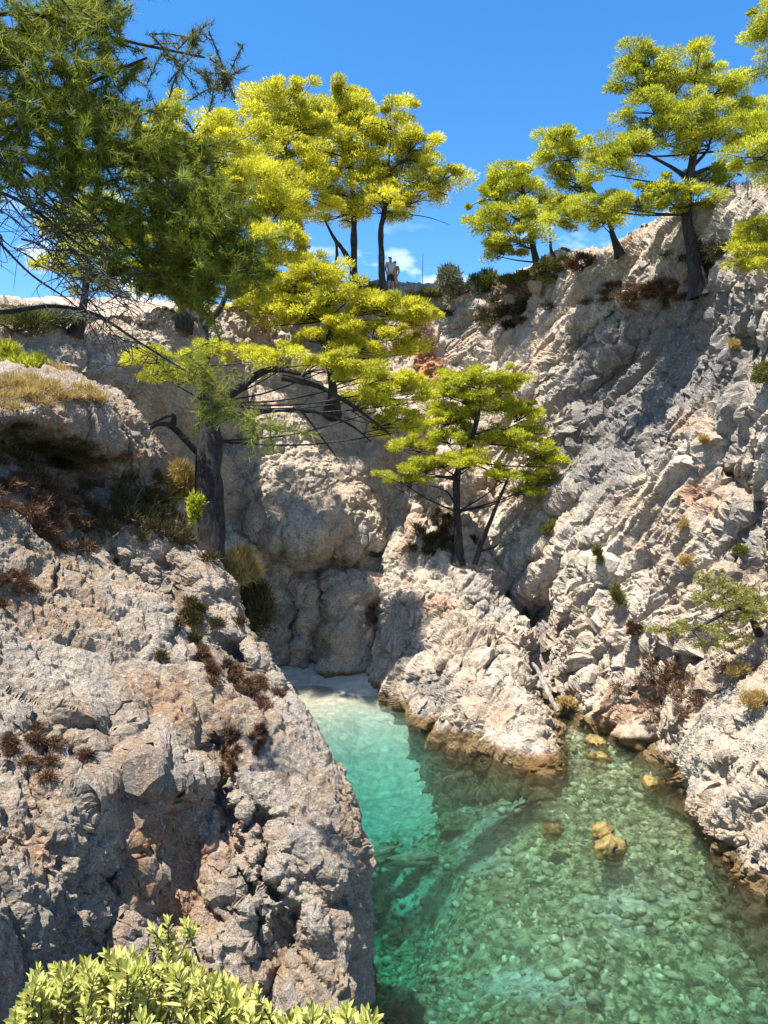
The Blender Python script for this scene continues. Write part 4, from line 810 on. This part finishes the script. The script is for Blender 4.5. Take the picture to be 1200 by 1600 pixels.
# bleached driftwood log
lg = thing('driftwood_log', P(870, 1108, 21.2), 'bleached driftwood log leaning in the gully right of the spur', 'log')
tubes('log', [([P(872, 1112, 21.0), P(855, 1080, 21.6), P(843, 1052, 22.2), P(832, 1036, 22.5)], np.array([3, 4.5, 4, 2.5])*0.019)], M_bark_pale, lg, 10)
tubes('branch', [([P(840, 1055, 22.1), P(825, 1062, 22.0), P(812, 1058, 22.0)], np.array([3, 2, 1])*0.019)], M_bark_pale, lg, 6)
bt = thing('bare_stem', P(660, 462, 33.5), 'thin bare stem standing against the sky right of the people', 'twig')
tubes('stem', [([P(661, 466, 33.5), P(660, 430, 33.5), P(661, 396, 33.5)], [.02, .015, .01])], M_twig, bt, 5, 0)

# ------------------------------------------------------------------ people on the rim
def cloth(name, col, rough=0.85):
    m_, N_, L_ = nmat(name); o_ = N_.new('ShaderNodeOutputMaterial'); b_ = N_.new('ShaderNodeBsdfPrincipled'); b_.inputs['Roughness'].default_value = rough
    g_ = N_.new('ShaderNodeNewGeometry').outputs['Position']; n_ = noise(N_, L_, g_, 14, 3)
    L_.new(mixc(N_, L_, ramp(N_, L_, n_, .35, .65), tuple(.85*c for c in col), col), b_.inputs['Base Color']); L_.new(b_.outputs[0], o_.inputs[0]); return m_
M_skin = cloth('skin', (0.48, 0.27, 0.18), .5); M_hair = cloth('hair', (0.02, 0.015, 0.012))
def skinned(name, verts, edges, radii, mat, parent, root=0):
    me = bpy.data.meshes.new(name); me.from_pydata([tuple(map(float, v)) for v in verts], edges, []); o = bpy.data.objects.new(name, me); COL.objects.link(o); o.parent = parent
    o.modifiers.new('skin', 'SKIN'); sv = me.skin_vertices[0].data if me.skin_vertices else None
    if sv is None:
        bpy.context.view_layer.objects.active = o; bpy.ops.mesh.customdata_skin_add(); sv = me.skin_vertices[0].data
    for k_, r in enumerate(radii): sv[k_].radius = (r if isinstance(r, tuple) else (r, r)); sv[k_].use_root = (k_ == root)
    s_ = o.modifiers.new('sub', 'SUBSURF'); s_.levels = 1; s_.render_levels = 2; me.materials.append(mat); return o
def person(label, foot, yaw, shirt, shorts, hgt=1.72, lean=0.0, arm=0.0, long_hair=False):
    t = thing('person', foot, label, 'person', 'people standing on the rim'); t.rotation_euler = (0, 0, yaw); k = hgt/1.72
    v = [(0, 0, .94), (0, 0, 1.12), (0, lean, 1.34), (0, lean, 1.44), (0, lean-.01, 1.52), (0, lean-.02, 1.62),   # pelvis..head
         (.10, 0, .90), (.105, -.02, .50), (.11, .02, .09), (.115, -.12, .04), (-.10, 0, .90), (-.105, -.04, .50), (-.11, .0, .09), (-.115, -.14, .04),
         (.18, lean, 1.38), (.24, lean+.02, 1.12), (.23, lean-.10-arm, .90+arm), (.22, lean-.14-arm, .82+arm), (-.18, lean, 1.38), (-.24, lean+.03, 1.12), (-.22, lean-.08, .88), (-.21, lean-.12, .80)]
    e = [(0, 1), (1, 2), (2, 3), (3, 4), (4, 5), (0, 6), (6, 7), (7, 8), (8, 9), (0, 10), (10, 11), (11, 12), (12, 13), (2, 14), (14, 15), (15, 16), (16, 17), (2, 18), (18, 19), (19, 20), (20, 21)]
    r = [(.14, .10), (.125, .09), (.15, .10), .055, .06, (.085, .10), .085, .058, .042, .03, .085, .058, .042, .03, .055, .042, .03, .028, .055, .042, .03, .028]
    skinned('body', np.array(v)*k, e, [tuple(q*k for q in x) if isinstance(x, tuple) else x*k for x in r], M_skin, t)
    up = [0, 1, 2, 14, 15, 18, 19]; mp_ = {a_: i_ for i_, a_ in enumerate(up)}
    vv_ = [list(v[i_]) for i_ in up]; vv_[4] = [.225, lean+.01, 1.2]; vv_[6] = [-.225, lean+.01, 1.2]; vv_.append([0, lean, 1.41])
    skinned('shirt', np.array(vv_)*k, [(0, 1), (1, 2), (2, 3), (3, 4), (2, 5), (5, 6), (2, 7)], [(.16*k, .12*k), (.145*k, .11*k), (.17*k, .12*k), .07*k, .06*k, .07*k, .06*k, .07*k], shirt, t)
    skinned('shorts', np.array([(0, 0, .98), (0, 0, .9), (.105, -.005, .86), (.11, -.02, .56), (-.105, -.005, .86), (-.11, -.03, .56)])*k, [(0, 1), (1, 2), (2, 3), (1, 4), (4, 5)],
            [(.15*k, .115*k), (.16*k, .12*k), .105*k, .09*k, .105*k, .09*k], shorts, t)
    hv = [(0, lean-.0, 1.66), (0, lean+.04, 1.62)] + ([(0, lean+.06, 1.48)] if long_hair else [(0, lean+.05, 1.58)])
    skinned('hair', np.array(hv)*k, [(0, 1), (1, 2)], [(.095*k, .105*k), (.095*k, .09*k), (.06*k, .05*k)], M_hair, t)
    for sx_ in (-1, 1):
        skinned('ear', np.array([(sx_*.082, lean-.01, 1.61), (sx_*.09, lean, 1.59)])*k, [(0, 1)], [.014, .012], M_skin, t)
    skinned('nose', np.array([(0, lean-.11, 1.61), (0, lean-.125, 1.595)])*k, [(0, 1)], [.012, .013], M_skin, t)
    return t
pf = at('right_cliff', 610, 470, 10)
pf = P(610, 461, 33.2)
person('person in grey T-shirt and dark shorts standing by the slim trunk', pf, 0.5, cloth('grey_shirt', (.50, .50, .52)), cloth('dark_shorts', (.025, .02, .03)))
person('person in orange-brown top and yellow bottoms behind the one in grey', P(616, 463, 33.8), -0.4, cloth('orange_shirt', (.45, .20, .08)), cloth('yellow_shorts', (.65, .50, .12)), 1.62, 0.02, .05, True)
rock_pts = [[(x, y, d) for x in (585, 600, 615, 640)] for y, d in ((458, 34.6), (460, 33.4), (464, 32.6), (480, 32.4))]

# ------------------------------------------------------------------ foreground bushes
def leaf_mesh():
    k = [(0, 0, 0), (-.16, .3, .03), (0, .3, -.02), (.16, .3, .03), (-.2, .6, .03), (0, .62, -.03), (.2, .6, .03), (-.1, .86, 0), (0, .88, -.03), (.1, .86, 0), (0, 1.0, -.03)]
    f = [(0, 2, 1), (0, 3, 2), (1, 2, 5), (1, 5, 4), (2, 3, 6), (2, 6, 5), (4, 5, 8), (4, 8, 7), (5, 6, 9), (5, 9, 8), (7, 8, 10), (8, 9, 10)]
    return np.array(k, float), np.array(f)
LV, LF = leaf_mesh()
me_leaf = []
for q in range(4):
    o_ = link('leaf_src', LV*[0.82, 1, 1.6], LF, M_bush, attrs={'tone': np.full(len(LV), .02+.32*q)}, smooth=False); me_ = o_.data; bpy.data.objects.remove(o_); me_.name = 'leaf'; me_leaf.append(me_)
def leafy_bush(label, foot, shoots, Df):
    t = thing('leafy_bush', foot, label, 'bush'); sc_ = Df/FPX; specs = []; mats = []
    for (x, y, o, l) in shoots:
        tip = P(x, y, Df+o); ax = unit(np.array([RNG.normal()*.25, RNG.normal()*.25-.1, 1.0]))
        low = tip-ax*l*sc_*2.2
        specs.append(([low-ax*0.1, low, tip], [2.2*sc_, 1.8*sc_, 1.0*sc_]))
        n = int(12+l*0.3)
        for j in range(n):
            h = (j/n); p_ = tip-ax*(h**1.2)*l*1.6*sc_; an = j*2.4+RNG.random()*.5
            r_ = unit(np.cross(ax, [math.cos(an), math.sin(an), 0.1])); spread = 0.35+0.75*h**.6
            d_ = unit(ax*(1-.45*h)+r_*spread); L_ = l*RNG.uniform(.45, .98)*sc_*(0.75+.4*h)
            side = unit(np.cross(d_, ax)+1e-6); up_ = np.cross(side, d_)
            M4 = np.eye(4); M4[:3, 0] = side*L_; M4[:3, 1] = d_*L_; M4[:3, 2] = up_*L_; M4[:3, 3] = p_-foot; mats.append((M4, RNG.integers(0, 4), -p_[1]))
    tubes('stem', specs, M_twig, t, 5, 0)
    from mathutils import Matrix
    mats.sort(key=lambda q: q[2]*0.3 - q[0][2, 3], reverse=False)
    for M4, k_, _ in mats[:290]:
        o_ = bpy.data.objects.new('leaf', me_leaf[k_]); COL.objects.link(o_); o_.parent = t; o_.matrix_local = Matrix(M4.tolist())
    Vs, To = [], []
    for M4, k_, _ in mats[290:]:
        Vs.append((LV*[0.82, 1, 1.6]) @ M4[:3, :3].T + M4[:3, 3]); To.append(np.full(len(LV), .02+.32*k_))
    if Vs:
        n = len(Vs); link('leaves', np.vstack(Vs), (LF[None]+(np.arange(n)*len(LV))[:, None, None]).reshape(-1, 3), M_bush, t, attrs={'tone': np.concatenate(To)}, kind='stuff')
    return t
def outline_shoots(xs_, ys_, n, depth_px, Df):
    out_ = []
    for _ in range(n):
        x = RNG.uniform(xs_[0], xs_[-1]); y = np.interp(x, xs_, ys_) + abs(RNG.normal())*depth_px*0.6
        out_.append((x, y, RNG.uniform(-.25, .35)+(-(y-1500)/400), RNG.uniform(24, 36)))
    return out_
DB = 3.4
leafy_bush('big yellow-green leafy bush in the lower left foreground', P(240, 1760, DB), outline_shoots([15, 45, 90, 150, 200, 290, 340, 400, 440], [1610, 1530, 1512, 1510, 1490, 1490, 1535, 1545, 1590], 210, 80, DB)
           + [(238, 1452, 0, 26), (262, 1440, 0, 26), (290, 1445, 0, 26), (300, 1455, 0, 22), (270, 1465, 0, 24), (248, 1475, 0, 24), (265, 1490, 0, 30), (170, 1495, 0, 34), (60, 1515, 0, 28), (330, 1538, 0, 30), (395, 1545, 0, 28), (210, 1520, .1, 34), (240, 1525, .1, 34)], DB)
leafy_bush('smaller yellow-green leafy bush at the bottom, right of the big one', P(500, 1760, DB), outline_shoots([440, 480, 530, 560, 590], [1600, 1575, 1572, 1575, 1600], 42, 40, DB), DB)
G_ctrl = [[(x, y+dy, d) for x in (-600, -350, -100, 150, 400, 560, 700)] for y, dy, d in ((1700, 0, 5.2), (1690, 0, 4.2), (1700, 0, 3.6), (1800, 0, 3.0), (2100, 0, 2.4), (2900, 0, 1.8))]
rock_sheet('near_ledge', G_ctrl, 60, 70, M_cliff_near, big=0.06, mid=0.06, small=0.02, freq=2.0)
